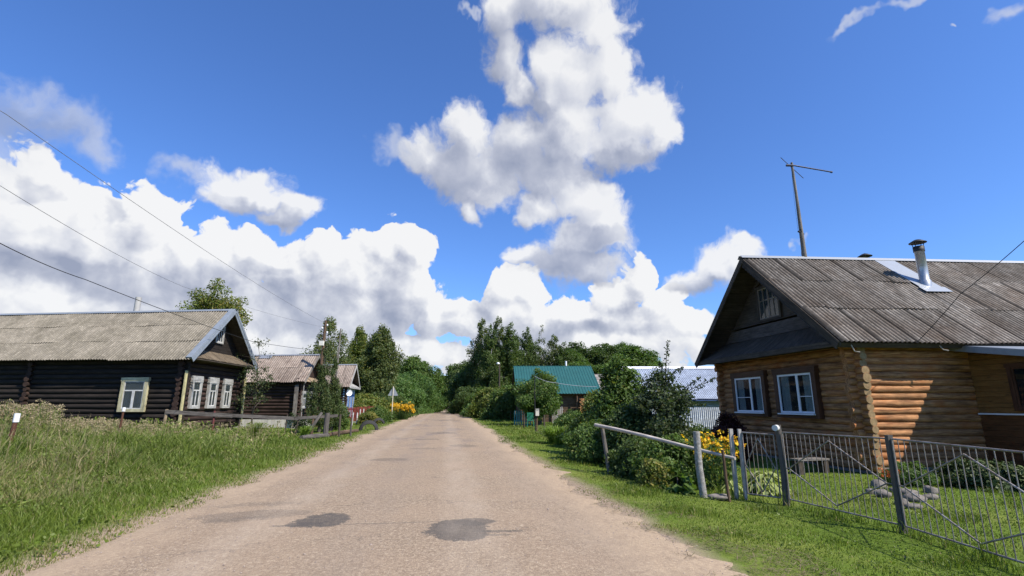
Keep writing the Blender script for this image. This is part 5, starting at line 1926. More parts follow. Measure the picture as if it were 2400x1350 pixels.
V, Fq = leaf_quads(C_, r.uniform(.05, .13, n), .06, np.array((0, 0, 5.)), r)
o = mesh_np('straw_litter', V, [Fq], foliage('brown_straw', (.11, .08, .045), (.27, .21, .13), (.10, .11, .04), .1, .9), None, col=np.repeat(np.stack([r.uniform(0, .7, n), r.uniform(0, 1, n) > .8], -1), 4, 0))
tag(o, 'cut brown straw lying along the right road edge', None, None, 'stuff')
x, y, rad, r = polar(42000, 3.4, 20, -5, 52, 46)
q, s = qs(x, y)
k = (q > QR + .5) & (q < 9) & ~in_house(x, y) & (vnoise(x * 1.7, y * 1.7, 47) * .6 + vnoise(x * 5, y * 5, 48) * .4 > .58)
x, y, rad = x[k], y[k], rad[k]
n = len(x)
C_ = np.stack([x, y, zg(x, y) + r.uniform(.03, .10, n)], -1)
V, Fq = leaf_quads(C_, np.maximum(.03, .003 * rad) * r.uniform(.6, 1.5, n), .6, np.array((0, 0, 1.5)), r)
o = mesh_np('clover_leaves', V, [Fq], G_LAWN, None, col=np.repeat(np.stack([r.uniform(0, .8, n), r.uniform(0, 1, n) > .97], -1), 4, 0))
tag(o, 'clover and dandelion leaves in patches on the right lawn', None, None, 'stuff')
# pebbles on the road shoulder
x, y, rad, r = polar(5200, 3.8, 22, -50, 40, 18)
q, s = qs(x, y)
k = (q > QL + .1) & (q < QR + .3) & (r.uniform(0, 1, len(x)) < np.clip(np.abs(q + .7) / 3.4, .15, 1))
x, y = x[k], y[k]
n = len(x)
oct_ = np.array([(1, 0, 0), (0, 1, 0), (-1, 0, 0), (0, -1, 0), (0, 0, 1)])
ff = np.array([(0, 1, 4), (1, 2, 4), (2, 3, 4), (3, 0, 4)])
sz = r.uniform(.005, .013, n) * (1 + 1.0 * (r.uniform(0, 1, n) > .97))
q, s = qs(x, y)
zr_ = zbase(s) + .004 + .035 * sstep(0, 2.5, np.minimum(q - QL, QR - q)) + .004
V = (np.stack([x, y, zr_], -1)[:, None, :] + oct_[None] * sz[:, None, None] * r.uniform(.6, 1.3, (n, 5, 1)) * np.array((1, 1, .7))).reshape(-1, 3)
Ft = (ff[None] + (np.arange(n) * 5)[:, None, None]).reshape(-1, 3)
o = mesh_np('loose_gravel', V, [Ft], plain('gravel_stone', (.40, .33, .27), (.16, .12, .10), 40, .9, 0, 0), None)
tag(o, 'loose gravel scattered on the road', None, None, 'stuff')

# far wood on the skyline
x, y, rad, r = polar(2600, 170, 420, -60, 60, 19)
q, s = qs(x, y)
k = (np.abs(q) > 22) | (s > 360)
x, y, rad = x[k], y[k], rad[k]
hgt = r.uniform(5, 9.5, len(x)) * np.clip(rad / 260, .8, 1.3)
m_ = 46
ids = np.repeat(np.arange(len(x)), m_)
u_ = r.uniform(0, 1, len(ids))
C_ = np.stack([x, y, zg(x, y)], -1)[ids] + np.stack([r.normal(size=len(ids)) * 2.2 * (1.15 - u_), r.normal(size=len(ids)) * 2.2, u_ * hgt[ids]], -1)
V, Fq = leaf_quads(C_, r.uniform(.7, 1.6, len(ids)), .8, np.array((0, -.3, .8)), r)
o = mesh_np('distant_wood', V, [Fq], G_DARK, None, col=np.repeat(np.stack([np.clip(r.uniform(0, .6, len(x))[ids] + r.uniform(0, .4, len(ids)), 0, 1), r.uniform(0, 1, len(ids)) > .97], -1), 4, 0))
tag(o, 'distant wood along the skyline', None, None, 'stuff')
# ------------------------------------------------------------------ metal fence in front of the honey house
M_STEEL = plain('rusty_grey_steel', (.33, .31, .29), (.17, .125, .095), 9, .55, .35, .15)
M_STEELDARK = plain('dark_grey_painted_post', (.062, .056, .050), (.10, .085, .072), 10, .75, 0, .2)
M_SILVER = plain('silver_painted_post', (.44, .42, .39), (.25, .22, .19), 9, .65, 0, .2)


def post(name, label, xyb, h, r0, r1, mat, lean=(0, 0), n=9, square=False, cat='post', group=None, cap=None, sink=.15):
    x, y = xyb
    z = Z(x, y)
    root = empty(name, (x, y, z), label, cat, group)
    mb = MB()
    a, t = np.array((x, y, z - sink)), np.array((x + lean[0], y + lean[1], z + h))
    if square:
        s = r0
        mb.hexa([a + (-s, -s, 0), a + (s, -s, 0), a + (s, s, 0), a + (-s, s, 0), t + (-s, -s, 0), t + (s, -s, 0), t + (s, s, 0), t + (-s, s, 0)])
    else:
        m_ = (a + t) / 2 + np.array((R.gauss(0, .012), R.gauss(0, .012), 0)) * h
        mb.tube([a, m_, t], [r0, (r0 + r1) / 2, r1], n)
    mb.build('shaft', mat, root)
    if cap: cap(t, root)
    return root, t


pA = (4.39, 10.30)
pB = (4.93, 9.70)
pD = (5.54, 7.72)
pE = (5.62, 5.3)
pA2 = (4.32, 10.34)
post('fence_post', 'pale square steel post holding the left end of the rail', pA2, 1.30, .032, .032, M_SILVER, square=True, group=None)
post('fence_post', 'second pale square post that the wicket gate hangs on', (4.45, 10.25), 1.30, .028, .028, M_SILVER, square=True)


def lampcap(t, root):
    mb = MB()
    c = np.array(t) + np.array((-.09, -.09, -.05))
    mb.tube([c + (.05, .05, 0), c + (-.02, -.02, 0)], [.055, .053], 16)
    mb.build('pipe_disc', plain('white_cap', (.62, .61, .58), (.5, .49, .46), 9, .5), root)


post('fence_post', 'thick dark gate post with a round white cap', pB, 1.40, .062, .055, M_STEELDARK, n=12, cap=lampcap)
post('fence_post', 'dark square post between the two wide fence panels', pD, 1.33, .036, .034, M_STEELDARK, square=True)
post('fence_post', 'dark square post at the near end of the metal fence', pE, 1.33, .042, .04, M_STEELDARK, square=True)


def panel(name, label, a, b_, zb0, zb1, zt0, zt1, nb, cat, dia=True, group=None, hx=.013):
    x0, y0 = a
    z0 = Z(x0, y0)
    A, B_ = np.array((a[0], a[1], 0.)), np.array((b_[0], b_[1], 0.))
    za, zb_ = Z(*a), Z(*b_)
    root = empty(name, (x0, y0, z0), label, cat, group)
    bot = lambda t: A + (B_ - A) * t + np.array((0, 0, (za + zb0) * (1 - t) + (zb_ + zb1) * t))
    top_ = lambda t: A + (B_ - A) * t + np.array((0, 0, (za + zt0) * (1 - t) + (zb_ + zt1) * t))
    mb = MB()
    for fn in (bot, top_):
        mb.tube([fn(0), fn(1)], hx, 7)
    mb.tube([bot(0), top_(0)], hx, 7)
    mb.tube([bot(1), top_(1)], hx, 7)
    mb.build('frame', M_STEEL, root)
    nrm0 = unit(np.cross(B_ - A, np.array((0, 0, 1.))))
    for k in range(nb):
        t = (k + 1) / (nb + 1)
        mb = MB()
        j_ = (B_ - A) * R.gauss(0, .0035)
        mb.tube([bot(t), (bot(t) + top_(t)) / 2 + j_ * 1.5 + nrm0 * R.gauss(0, .006), top_(t) + j_], .0065, 6)
        mb.build('bar', M_STEEL, root)
    if dia:
        nrm = unit(np.cross(B_ - A, np.array((0, 0, 1.))))
        if nrm[0] > 0: nrm = -nrm
        pt_ = lambda t, s: bot(t) * (1 - s) + top_(t) * s + nrm * .014
        mb = MB()
        for (p0, p1) in (((.04, .46), (.5, .92)), ((.5, .92), (.96, .46)), ((.96, .46), (.5, .06)), ((.5, .06), (.04, .46))):
            mb.tube([pt_(*p0), pt_(*p1)], .011, 6)
        mb.tube([pt_(.96, .46), bot(1) * .54 + top_(1) * .46], .010, 6)
        mb.tube([pt_(.04, .46), bot(0) * .54 + top_(0) * .46], .010, 6)
        mb.build('diamond', M_STEEL, root)
    return root


def between(a, b_, m0, m1):
    a, b_ = np.array(a), np.array(b_)
    d = (b_ - a) / np.linalg.norm(b_ - a)
    return tuple(a + d * m0), tuple(b_ - d * m1)


a, c = between((4.45, 10.25), pB, .05, .09)
panel('wicket_gate', 'narrow wicket gate with diamond between the pale post and dark capped post', a, c, .12, .12, 1.24, 1.22, 6, 'gate')
a, c = between(pB, pD, .09, .05)
panel('metal_fence', 'wide barred fence panel between the white capped post and the dark square post', a, c, .12, .10, 1.27, 1.28, 19, 'fence', group='wide metal fence panels')
a, c = between(pD, pE, .05, .05)
panel('metal_fence', 'wide barred fence panel nearest the viewer, right of the dark square post', a, c, .10, .10, 1.28, 1.28, 20, 'fence', group='wide metal fence panels')

# ------------------------------------------------------------------ leaning rail and its posts
pR = (2.42, 13.15)
post('rail_post', 'leaning weathered post under the pale end of the rail', pR, 1.10, .052, .046, M_GREYWOOD, (-.14, .05))
post('birch_post', 'thick lichen grey birch post beside the yellow flowers', (3.70, 10.35), 1.22, .072, .066, plain('lichen_bark', (.34, .33, .31), (.15, .14, .125), 22, .9, 0, .6), (-.06, 0), 12)
post('rail_post', 'thin brown stick post between the birch post and the gate', (4.02, 9.95), .92, .03, .026, M_BROWNWOOD, (-.05, 0))
zA = Z(*pA2)
mb = MB()
e0, e1 = np.array((2.12, 13.30, Z(*pR) + 1.17)), np.array((4.30, 10.20, zA + .77))
mb.tube([e0 + (e1 - e0) * t + np.array((0, 0, .016 * math.sin(t * 5))) for t in np.linspace(0, 1, 9)], [.046, .045, .043, .041, .04, .038, .036, .033, .03], 10)
o = mb.build('wooden_rail', M_PALEWOOD)
tag(o, 'long pale peeled pole sloping down to the gate post', 'rail')

# ------------------------------------------------------------------ garden fence posts along the right verge
gp = [(1177, 982, .95, .05, 'B', 0), (1183, 982, .92, .05, 'T', 0), (1188, 983, .9, .055, 'B', 0), (1197, 986, .85, .04, 'B', 0), (1206, 991, .95, .04, 'G', .05), (1217, 995, .85, .04, 'T', 0), (1228, 1003, 1.0, .06, 'D', 0),
      (1276, 1016, 1.02, .05, 'D', 0), (1322, 1000, .7, .03, 'G', 0), (1357, 1024, .95, .045, 'P', -.08)]
gl = ['first stubby brown post at the far end of the garden fence', 'tan post second from the far end of the garden fence', 'brown post third from the far end of the garden fence', 'short brown post left of the leaning grey one',
      'leaning grey garden post beside the turquoise pickets', 'short tan post between the leaning grey and the dark ones', 'dark thick garden post before the mailbox', 'dark post right of the mailbox', 'slim grey stake behind the daylilies', 'pale leaning post behind the daylilies']
mm = {'B': M_BROWNWOOD, 'T': M_TANWOOD, 'G': M_GREYWOOD, 'D': M_DARKWOOD, 'P': M_PALEWOOD}
gpt = []
for (px, py, h, r0, k, ln), lab in zip(gp, gl):
    rr = ray(px, py)
    t = (CH - 0.0) / -rr[2]
    x, y = rr[0] * t, rr[1] * t
    _, tp = post('garden_post', lab, (x, y), h, r0, r0 * .9, mm[k], (ln, 0), group='posts of the garden fence')
    gpt.append(tp)
mb = MB()
for hgt in (.18, .5):
    for a, c in zip(gpt[:-1], gpt[1:]):
        if abs(c[1] - a[1]) > 8: continue
        mb.tube([a - (0, 0, hgt), (a + c) / 2 - (0, 0, hgt + .04), c - (0, 0, hgt)], .008, 4, False)
# mailbox on a post with a thin pole and cable
rr = ray(1258, 1012)
t = CH / -rr[2]
mx = (rr[0] * t, rr[1] * t)
MBX = empty('mailbox', (mx[0], mx[1], Z(*mx)), 'cream metal mailbox on a brown post in the garden fence', 'mailbox')
mb = MB()
mb.tube([(mx[0], mx[1], Z(*mx) - .1), (mx[0], mx[1], Z(*mx) + 1.0)], .06, 8)
mb.build('post', M_BROWNWOOD, MBX)
mb = MB()
zc = Z(*mx) + 1.12
mb.box((mx[0] + .04, mx[1] - .09, zc), (.20, .14, .38))
mb.box((mx[0] + .04, mx[1] - .095, zc + .195), (.22, .17, .02))
bx = mb.build('box', plain('cream_enamel', (.66, .62, .52), (.55, .50, .42), 8, .45), MBX)
mb = MB()
mb.box((mx[0] + .04, mx[1] - .1635, zc + .1), (.14, .004, .02))
mb.build('slot', M_IRON, bx)
pc = (mx[0] - .09, mx[1] - .1)
_, tp = post('thin_pole', 'thin black pole rising beside the cream mailbox', pc, P(1255, 882, pc[1])[2] - Z(*pc), .028, .022, M_IRON, cat='pole')


def wire(name, label, pts, rad, mat=None, cat='wire', group=None, sag=.0, n=24):
    mb = MB()
    out = []
    for (a, c) in zip(pts[:-1], pts[1:]):
        a, c = np.array(a), np.array(c)
        for k in range(n):
            t = k / n
            out.append(a + (c - a) * t - np.array((0, 0, 4 * sag * t * (1 - t))))
    out.append(np.array(pts[-1]))
    mb.tube(out, rad, 5)
    o = mb.build(name, mat or M_IRON)
    return tag(o, label, cat, group)


wire('garden_cable', 'pale cable running from the thin pole to the green roof eave', [tuple(tp), P(1300, 897, 36), P(1398, 906, 44.5)], .02, M_ZINC, 'cable', sag=.08, n=8)

# small pale rail near the road
x0 = P(1129, 970, 62)
RAIL = empty('small_rail', (x0[0], x0[1], Z(x0[0], x0[1])), 'small pale blue tubular rail beside the right verge', 'rail')
zz = Z(x0[0], x0[1])
mb = MB()
mb.tube([(x0[0], x0[1], zz - .1), (x0[0], x0[1], zz + .95), (x0[0] + 1.15, x0[1] + .3, zz + .95), (x0[0] + 1.15, x0[1] + .3, zz - .1)], .035, 6)
mb.build('tube', plain('pale_blue_tube', (.55, .62, .64), None, 5, .5), RAIL)

# turquoise picket panel and garden chair
M_TURQ = plain('turquoise_paint', (.06, .28, .26), (.04, .2, .19), 8, .5)
x0 = P(1206, 980, 39)
TP_ = empty('picket_fence', (x0[0], x0[1], Z(x0[0], x0[1])), 'short turquoise picket fence panel behind the garden posts', 'fence')
for k in range(8):
    mb = MB()
    x, y = x0[0] + k * .17, x0[1] + k * .05
    z = Z(x, y)
    mb.box((x, y, z + .55), (.09, .025, 1.05))
    mb.build('picket', M_TURQ, TP_)
mb = MB()
for h in (.3, .8):
    mb.box((x0[0] + .6, x0[1] + .2, Z(x0[0], x0[1]) + h), (1.35, .03, .06), math.atan2(.05, .17))
mb.build('rail', M_TURQ, TP_)
x0 = P(1243, 985, 37)
z = Z(x0[0], x0[1])
CHR = empty('garden_chair', (x0[0], x0[1], z), 'green plastic garden chair left of the thin black pole', 'chair')
M_CHG = plain('green_plastic', (.03, .20, .12), (.025, .15, .09), 6, .4)
mb = MB()
mb.box((x0[0], x0[1], z + .44), (.46, .44, .035))
mb.build('seat', M_CHG, CHR)
mb = MB()
for k in range(5):
    mb.box((x0[0] - .18 + .09 * k, x0[1] + .23, z + .70), (.06, .025, .46))
mb.box((x0[0], x0[1] + .23, z + .94), (.46, .03, .06))
mb.build('backrest', M_CHG, CHR)
for sx_ in (-1, 1):
    for sy_ in (-1, 1):
        mb = MB()
        mb.tube([(x0[0] + sx_ * .24, x0[1] + sy_ * .22, z), (x0[0] + sx_ * .2, x0[1] + sy_ * .19, z + .43)], .025, 6)
        mb.build('leg', M_CHG, CHR)
    mb = MB()
    mb.box((x0[0] + sx_ * .23, x0[1], z + .66), (.05, .42, .03))
    mb.build('armrest', M_CHG, CHR)
# grey table behind mailbox and white pickets
x0 = P(1285, 985, 41)
z = Z(x0[0], x0[1])
TB = empty('garden_table', (x0[0], x0[1], z), 'grey plank table in the garden behind the mailbox', 'table')
mb = MB()
mb.box((x0[0], x0[1], z + .85), (1.3, .6, .05))
mb.build('tabletop', M_GREYWOOD, TB)
for sx_ in (-1, 1):
    for sy_ in (-1, 1):
        mb = MB()
        mb.box((x0[0] + sx_ * .55, x0[1] + sy_ * .22, z + .41), (.07, .07, .83))
        mb.build('leg', M_GREYWOOD, TB)
x0 = P(1296, 985, 43)
WP = empty('picket_fence', (x0[0], x0[1], Z(x0[0], x0[1])), 'white picket panel beside the green house porch', 'fence')
for k in range(7):
    mb = MB()
    x, y = x0[0] + k * .13, x0[1]
    mb.box((x, y, Z(x, y) + .85 - .03 * (k % 2)), (.07, .025, 1.0))
    mb.build('picket', M_WHITEGREY, WP)
mb = MB()
for h in (.55, 1.15):
    mb.box((x0[0] + .4, x0[1] + .03, Z(x0[0], x0[1]) + h), (.95, .03, .06))
for h in (0, .78):
    mb.box((x0[0] + h, x0[1] + .06, Z(x0[0], x0[1]) + .3), (.06, .06, .8))
mb.build('rail', M_WHITEGREY, WP)

# ------------------------------------------------------------------ green roofed house
M_GREENROOF = plain('teal_green_metal', (.030, .118, .108), (.022, .095, .088), 1.2, .4, .1, .02)
M_SHINGLE = plain('weathered_slate', (.30, .27, .25), (.17, .155, .145), 4, .9, 0, .3)
GH = House('house', 'small house with a teal green ribbed metal roof behind the apple tree', 'house', (.75, 45.6), .0, 90.5, -3, 8.4, 6.7)
GHq = GH.p
mb = MB()
for k in range(13):
    GH.hx(mb, .02, GH.L, -R.uniform(0, .01), .1, -.2 + k * .2, -.2 + k * .2 + .195)
    GH.hx(mb, -R.uniform(0, .01), .1, .1, GH.W, -.2 + k * .2, -.2 + k * .2 + .195)
GH.hx(mb, GH.L - .1, GH.L, .1, GH.W, -.2, 2.5)
mb.build('wall', M_BROWNWOOD, GH.root)


def ribbed_roof(H, eg, e0, e1, zr, z0, z1, mat, parent, back, wave, amp, vm):
    prts = []
    for sgn, e, ze in ((0, e0, z0), (1, e1, z1)):
        ve = -e if sgn == 0 else H.W + e
        run = abs(ve - vm)
        sl = math.hypot(run, zr - ze)
        dv, dz = (ve - vm) / sl, (ze - zr) / sl
        n = np.cross(H.U, H.V * dv + np.array((0, 0, dz)))
        n = unit(n) * (1 if n[2] > 0 else -1)
        us, hs = [], []
        u = -eg
        while u < H.L + back:
            for (du, h) in ((0, 0), (wave * .55, 0), (wave * .62, amp), (wave * .9, amp), (wave * .97, 0)):
                us.append(u + du)
                hs.append(h)
            u += wave
        V = []
        for t in (0, sl):
            for u_, h in zip(us, hs):
                V.append(H.p(u_, vm + dv * t, zr + dz * t) + n * (h + .02))
        nu = len(us)
        Fq = np.array([(i, i + 1, nu + i + 1, nu + i) for i in range(nu - 1)])
        o = mesh_np('roof', np.array(V), [Fq], mat, H.root)
        mb = MB()
        q = lambda u, t, k: H.p(u, vm + dv * t, zr + dz * t) + n * k
        u1 = us[-1]
        mb.hexa([q(-eg + .01, .02, -.06), q(u1 - .01, .02, -.06), q(u1 - .01, sl - .03, -.06), q(-eg + .01, sl - .03, -.06),
                 q(-eg + .01, .02, .005), q(u1 - .01, .02, .005), q(u1 - .01, sl - .03, .005), q(-eg + .01, sl - .03, .005)])
        mb.build('roof_boards', M_DARKWOOD, o)
        prts.append((o, q, sl))
    return prts


gr = ribbed_roof(GH, .4, .6, .5, 5.12, 2.42, 2.5, M_GREENROOF, GH.root, .35, .26, .03, 4.0)
o, q, sl_ = gr[0]
mb = MB()
mb.hexa([q(-.42, -.02, .06), q(7.1, -.02, .06), q(7.1, .22, .055), q(-.42, .22, .055), q(-.42, -.02, .07), q(7.1, -.02, .07), q(7.1, .22, .065), q(-.42, .22, .065)])
mb.build('ridge_cap', M_GREENROOF, o)
mb = MB()
c = np.array(q(4.75, .2, 0))
mb.tube([c, c + (0, 0, .62)], .09, 10)
mb.hexa([q(4.45, .12, .065), q(5.1, .12, .065), q(5.1, .62, .065), q(4.45, .62, .065), q(4.45, .12, .075), q(5.1, .12, .075), q(5.1, .62, .075), q(4.45, .62, .075)])
mb.build('flue_pipe', M_PVC, o)
mb = MB()
zt = 5.05
mb.poly([GHq(-.02, .1, 2.3), GHq(-.02, 8.0, 2.3), GHq(-.02, 4.0, zt)])
mb.poly([GHq(6.68, .1, 2.3), GHq(6.68, 8.0, 2.3), GHq(6.68, 4.0, zt)])
mb.build('gable', M_DARKWOOD, GH.root)
mb = MB()
for u_ in (3.2, 4.9):
    mb.tube([GHq(u_, -.45, -.2), GHq(u_, -.45, 2.45)], .07, 7)
mb.build('porch_post', M_BROWNWOOD, GH.root)
# woodpile under the porch roof
x0, y0, z0 = GHq(5.05, -.85, 0)
WPILE = empty('woodpile', (x0, y0, Z(x0, y0)), 'stack of split orange firewood under the green roof eave', 'firewood')
M_SPLIT = wood('fresh_split_wood', (.34, .15, .05), (.62, .34, .15), .8, 2, 9, .3, .3)
mb = MB()
for row in range(17):
    for k in range(10):
        cx, cz = x0 + .07 + k * .145 + (row % 2) * .07 + R.gauss(0, .012), Z(x0, y0) + .07 + row * .118 + R.gauss(0, .01)
        mb.tube([(cx, y0 - .0 + R.uniform(-.05, .03), cz), (cx + R.gauss(0, .01), y0 + .42, cz)], R.uniform(.056, .078), R.choice((3, 4, 5, 6)))
mb.build('split_logs', M_SPLIT, WPILE)
# grey slate shed beside it
SH = House('shed', 'shed with a grey slate roof right of the green roofed house', 'shed', (8.25, 48), 0, 90, 0, 4.6, 4.5)
gq = SH.p
mb = MB()
SH.hx(mb, 0, SH.L, 0, SH.W, -.2, 2.5)
mb.build('wall', M_GREYWOOD, SH.root)
m, nt_, out = newmat('slate_courses')
b = NB(nt_)
tv = b.n('ShaderNodeAttribute', attribute_name='tv').outputs['Vector']
br = b.n('ShaderNodeTexBrick', ins={'Vector': tv, 'Color1': (.30, .27, .245, 1), 'Color2': (.20, .18, .165, 1), 'Mortar': (.09, .08, .075, 1), 'Scale': 1.0, 'Mortar Size': .03, 'Brick Width': .55, 'Row Height': .42})
pr = b.n('ShaderNodeBsdfPrincipled', ins={'Base Color': br.outputs[0], 'Roughness': .9})
nt_.links.new(pr.outputs[0], out.inputs[0])
mb = MB()
mb.hexa([gq(-.3, -.4, 2.3), gq(5, -.4, 2.3), gq(5, 2.3, 4.35), gq(-.3, 2.3, 4.35), gq(-.3, -.4, 2.36), gq(5, -.4, 2.36), gq(5, 2.3, 4.41), gq(-.3, 2.3, 4.41)])
mb.hexa([gq(-.3, 5.0, 2.3), gq(5, 5.0, 2.3), gq(5, 2.3, 4.345), gq(-.3, 2.3, 4.345), gq(-.3, 5.0, 2.36), gq(5, 5.0, 2.36), gq(5, 2.3, 4.405), gq(-.3, 2.3, 4.405)])
mb.build('roof', m, SH.root)

# ------------------------------------------------------------------ metal roofed building and corrugated fence
M_SILVERROOF = roofmat('silver_blue_profiled_sheet', (.30, .345, .42), (.36, .405, .48), (.27, .315, .39), .55, .03, .5, .35)
M_PALEBLUE = wood('pale_blue_cladding', (.26, .33, .39), (.33, .41, .47), .6, 1.0, 10, .1, .1)
MS = House('metal_building', 'long low building with a silver blue ribbed metal roof behind the honey house', 'building', (7.0, 28.2), 0, 91, -1, 5.6, 11.0)
mq = MS.p
mb = MB()
for k in range(13):
    MS.hx(mb, 0, MS.L, -R.uniform(0, .006), .1, -.2 + k * .165, -.2 + k * .165 + .16)
MS.hx(mb, 0, .1, .1, MS.W, -.2, 1.9)
MS.hx(mb, MS.L - .1, MS.L, .1, MS.W, -.2, 1.9)
mb.build('wall', M_PALEBLUE, MS.root)
for sgn in (0, 1):
    ve, ze = (-.35, 1.82) if sgn == 0 else (MS.W + .35, 1.82)
    vm_, zr_m = 2.8, 3.74
    sl = math.hypot(ve - vm_, zr_m - ze)
    dv, dz = (ve - vm_) / sl, (ze - zr_m) / sl
    n = unit(np.cross(MS.U, MS.V * dv + np.array((0, 0, dz))))
    if n[2] < 0: n = -n
    ps = lambda u, t, dv=dv, dz=dz: mq(u, vm_ + dv * t, zr_m + dz * t)
    o = corr('roof', ps, n, -.35, MS.L + .3, sl, .11, .016, M_SILVERROOF, MS.root, 4.0, 1.1, 31 + sgn, seams=False)
    mb = MB()
    qq = lambda u, t, k: ps(u, t) - n * k
    mb.hexa([qq(-.33, .02, .06), qq(MS.L + .28, .02, .06), qq(MS.L + .28, sl - .03, .06), qq(-.33, sl - .03, .06), qq(-.33, .02, .03), qq(MS.L + .28, .02, .03), qq(MS.L + .28, sl - .03, .03), qq(-.33, sl - .03, .03)])
    mb.build('roof_boards', M_DARKWOOD, o)
    mb = MB()
    mb.hexa([qq(-.38, -.01, -.05), qq(MS.L + .3, -.01, -.05), qq(MS.L + .3, .26, -.045), qq(-.38, .26, -.045), qq(-.38, -.01, -.06), qq(MS.L + .3, -.01, -.06), qq(MS.L + .3, .26, -.055), qq(-.38, .26, -.055)])
    mb.build('ridge_cap', M_PVC, o)
mb = MB()
mb.hexa([mq(-.35, -.36, 1.74), mq(MS.L + .3, -.36, 1.74), mq(MS.L + .3, -.34, 1.74), mq(-.35, -.34, 1.74), mq(-.35, -.36, 1.8), mq(MS.L + .3, -.36, 1.8), mq(MS.L + .3, -.34, 1.8), mq(-.35, -.34, 1.8)])
mb.build('eave_trim', plain('dark_blue_trim', (.05, .09, .22), None, 4, .5), MS.root)
mb = MB()
mb.poly([mq(0, 0, 1.85), mq(0, MS.W, 1.85), mq(0, 2.8, 3.7)])
mb.poly([mq(MS.L, 0, 1.85), mq(MS.L, MS.W, 1.85), mq(MS.L, 2.8, 3.7)])
mb.build('gable', M_PALEBLUE, MS.root)
# corrugated fence
CF = empty('corrugated_fence', (6.0, 24.6, Z(6, 24.6)), 'upright corrugated metal fence of pale striped sheets behind the apple tree', 'fence')
M_CFENCE = roofmat('zinc_fence_sheet', (.50, .55, .60), (.58, .63, .67), (.40, .47, .55), .55, .06, .7, .4)
for k in range(8):
    xa, xb = 5.2 + k * .95, 5.2 + k * .95 + .97
    ps = lambda u, t: np.array((u, 24.6 - (.0 if k % 2 else .012), 1.42 - t + .004 * (k % 3)))
    corr('sheet', ps, (0, -1, 0), xa, xb, 1.5, .095, .018, M_CFENCE, CF, 2.0, 2.0, 40 + k, 6, seams=False)
mb = MB()
for h in (.35, 1.15):
    mb.box((9.0, 24.66, h), (7.8, .05, .07))
mb.build('rail', M_BROWNWOOD, CF)

# ------------------------------------------------------------------ rocks, bench, white stones
M_ROCK = plain('field_stone', (.23, .20, .17), (.09, .08, .07), 11, .95, 0, .9)
rk = [(2072, 1160, .15), (2100, 1150, .11), (2128, 1158, .17), (2150, 1172, .16), (2175, 1165, .12), (2110, 1180, .11), (2140, 1190, .11), (2062, 1138, .16), (2185, 1150, .13), (2045, 1150, .12)]
rl = ['flat stone below the red flowers', 'small stone behind the flat one on the bed', 'largest pale stone of the rock bed', 'rounded stone in front of the largest one', 'stone at the veranda end of the rock bed',
      'low stone at the front edge of the rock bed', 'front stone nearest the dark square fence post', 'stone tight against the house corner', 'small shaded stone at the back of the bed', 'little stone beside the corner logs']


def rock(name, label, c, s, seed, cat='rock', group=None, flat=.65):
    r = np.random.default_rng(seed)
    nu, nv = 12, 8
    V = []
    ph = r.uniform(0, 6.28, 6)
    for i in range(nv + 1):
        for j in range(nu):
            th, al = 2 * math.pi * j / nu, math.pi * i / nv
            d = np.array((math.sin(al) * math.cos(th), math.sin(al) * math.sin(th), math.cos(al)))
            k = 1 + .18 * math.sin(3 * d[0] + ph[0]) + .14 * math.sin(4 * d[1] + ph[1]) + .12 * math.sin(5 * d[2] + ph[2]) + .06 * math.sin(9 * d[0] + ph[3])
            V.append(np.array(c) + d * s * k * np.array((1.15, .85, flat)))
    Fq = [(i * nu + j, i * nu + (j + 1) % nu, (i + 1) * nu + (j + 1) % nu, (i + 1) * nu + j) for i in range(nv) for j in range(nu)]
    o = mesh_np(name, np.array(V), [np.array(Fq)[:, ::-1]], M_ROCK, None, smooth=True)
    return tag(o, label, cat, group)


for i, ((px, py, s), lab) in enumerate(zip(rk, rl)):
    rr = ray(px, py)
    t = (CH + .16) / -rr[2]
    x, y = rr[0] * t, rr[1] * t
    rock('garden_rock', lab, (x, y, Z(x, y) + s * .3), s, 60 + i, group='stones of the rock bed')
x, y = 3.9, 10.0
rock('garden_rock', 'pale stone between the birch post and the thin stick', (3.88, 10.05, Z(3.88, 10.05) + .05), .15, 80, 'rock', None, .5)
c = (8.0, 14.25)
z = Z(*c)
BN = empty('low_bench', (c[0], c[1], z), 'low dark bench with a grey plank top by the honey house wall', 'bench')
mb = MB()
mb.box((c[0], c[1], z + .36), (1.0, .32, .045), .25)
mb.build('plank', M_GREYWOOD, BN)
for sx_ in (-.38, .38):
    mb = MB()
    mb.box((c[0] + sx_, c[1] + sx_ * .25, z + .15), (.14, .28, .38), .25)
    mb.build('support', M_DARKWOOD, BN)
r = np.random.default_rng(9)
n = 26
x, y = 4.95 + r.uniform(-.25, .28, n), 5.35 + r.uniform(-.18, .2, n)
C_ = np.stack([x, y, zg(x, y) + r.uniform(.06, .12, n)], -1)
V, Fq = leaf_quads(C_, r.uniform(.02, .045, n), .9, np.array((0, 0, 2.)), r)
WF = mesh_np('white_clover', V, [Fq], foliage('white_petals', (.6, .6, .56), (.78, .78, .74), None, .2), None, col=np.repeat(np.stack([r.uniform(0, 1, n), np.zeros(n)], -1), 4, 0))
tag(WF, 'small white flowers scattered in the near lawn', None, None, 'stuff')

# ------------------------------------------------------------------ left side: stakes, old fence, tyre, sign
M_RUST = plain('rusty_iron', (.12, .05, .028), (.07, .032, .02), 18, .85, .2, .3)


def white_tip(h, rad):
    def fn(t, root):
        mb = MB()
        mb.tube([np.array(t) - (0, 0, h), np.array(t) + (0, 0, .004)], rad, 10)
        mb.build('white_tip', plain('white_tip_paint', (.80, .80, .79), (.68, .68, .66), 9, .6), root)
    return fn


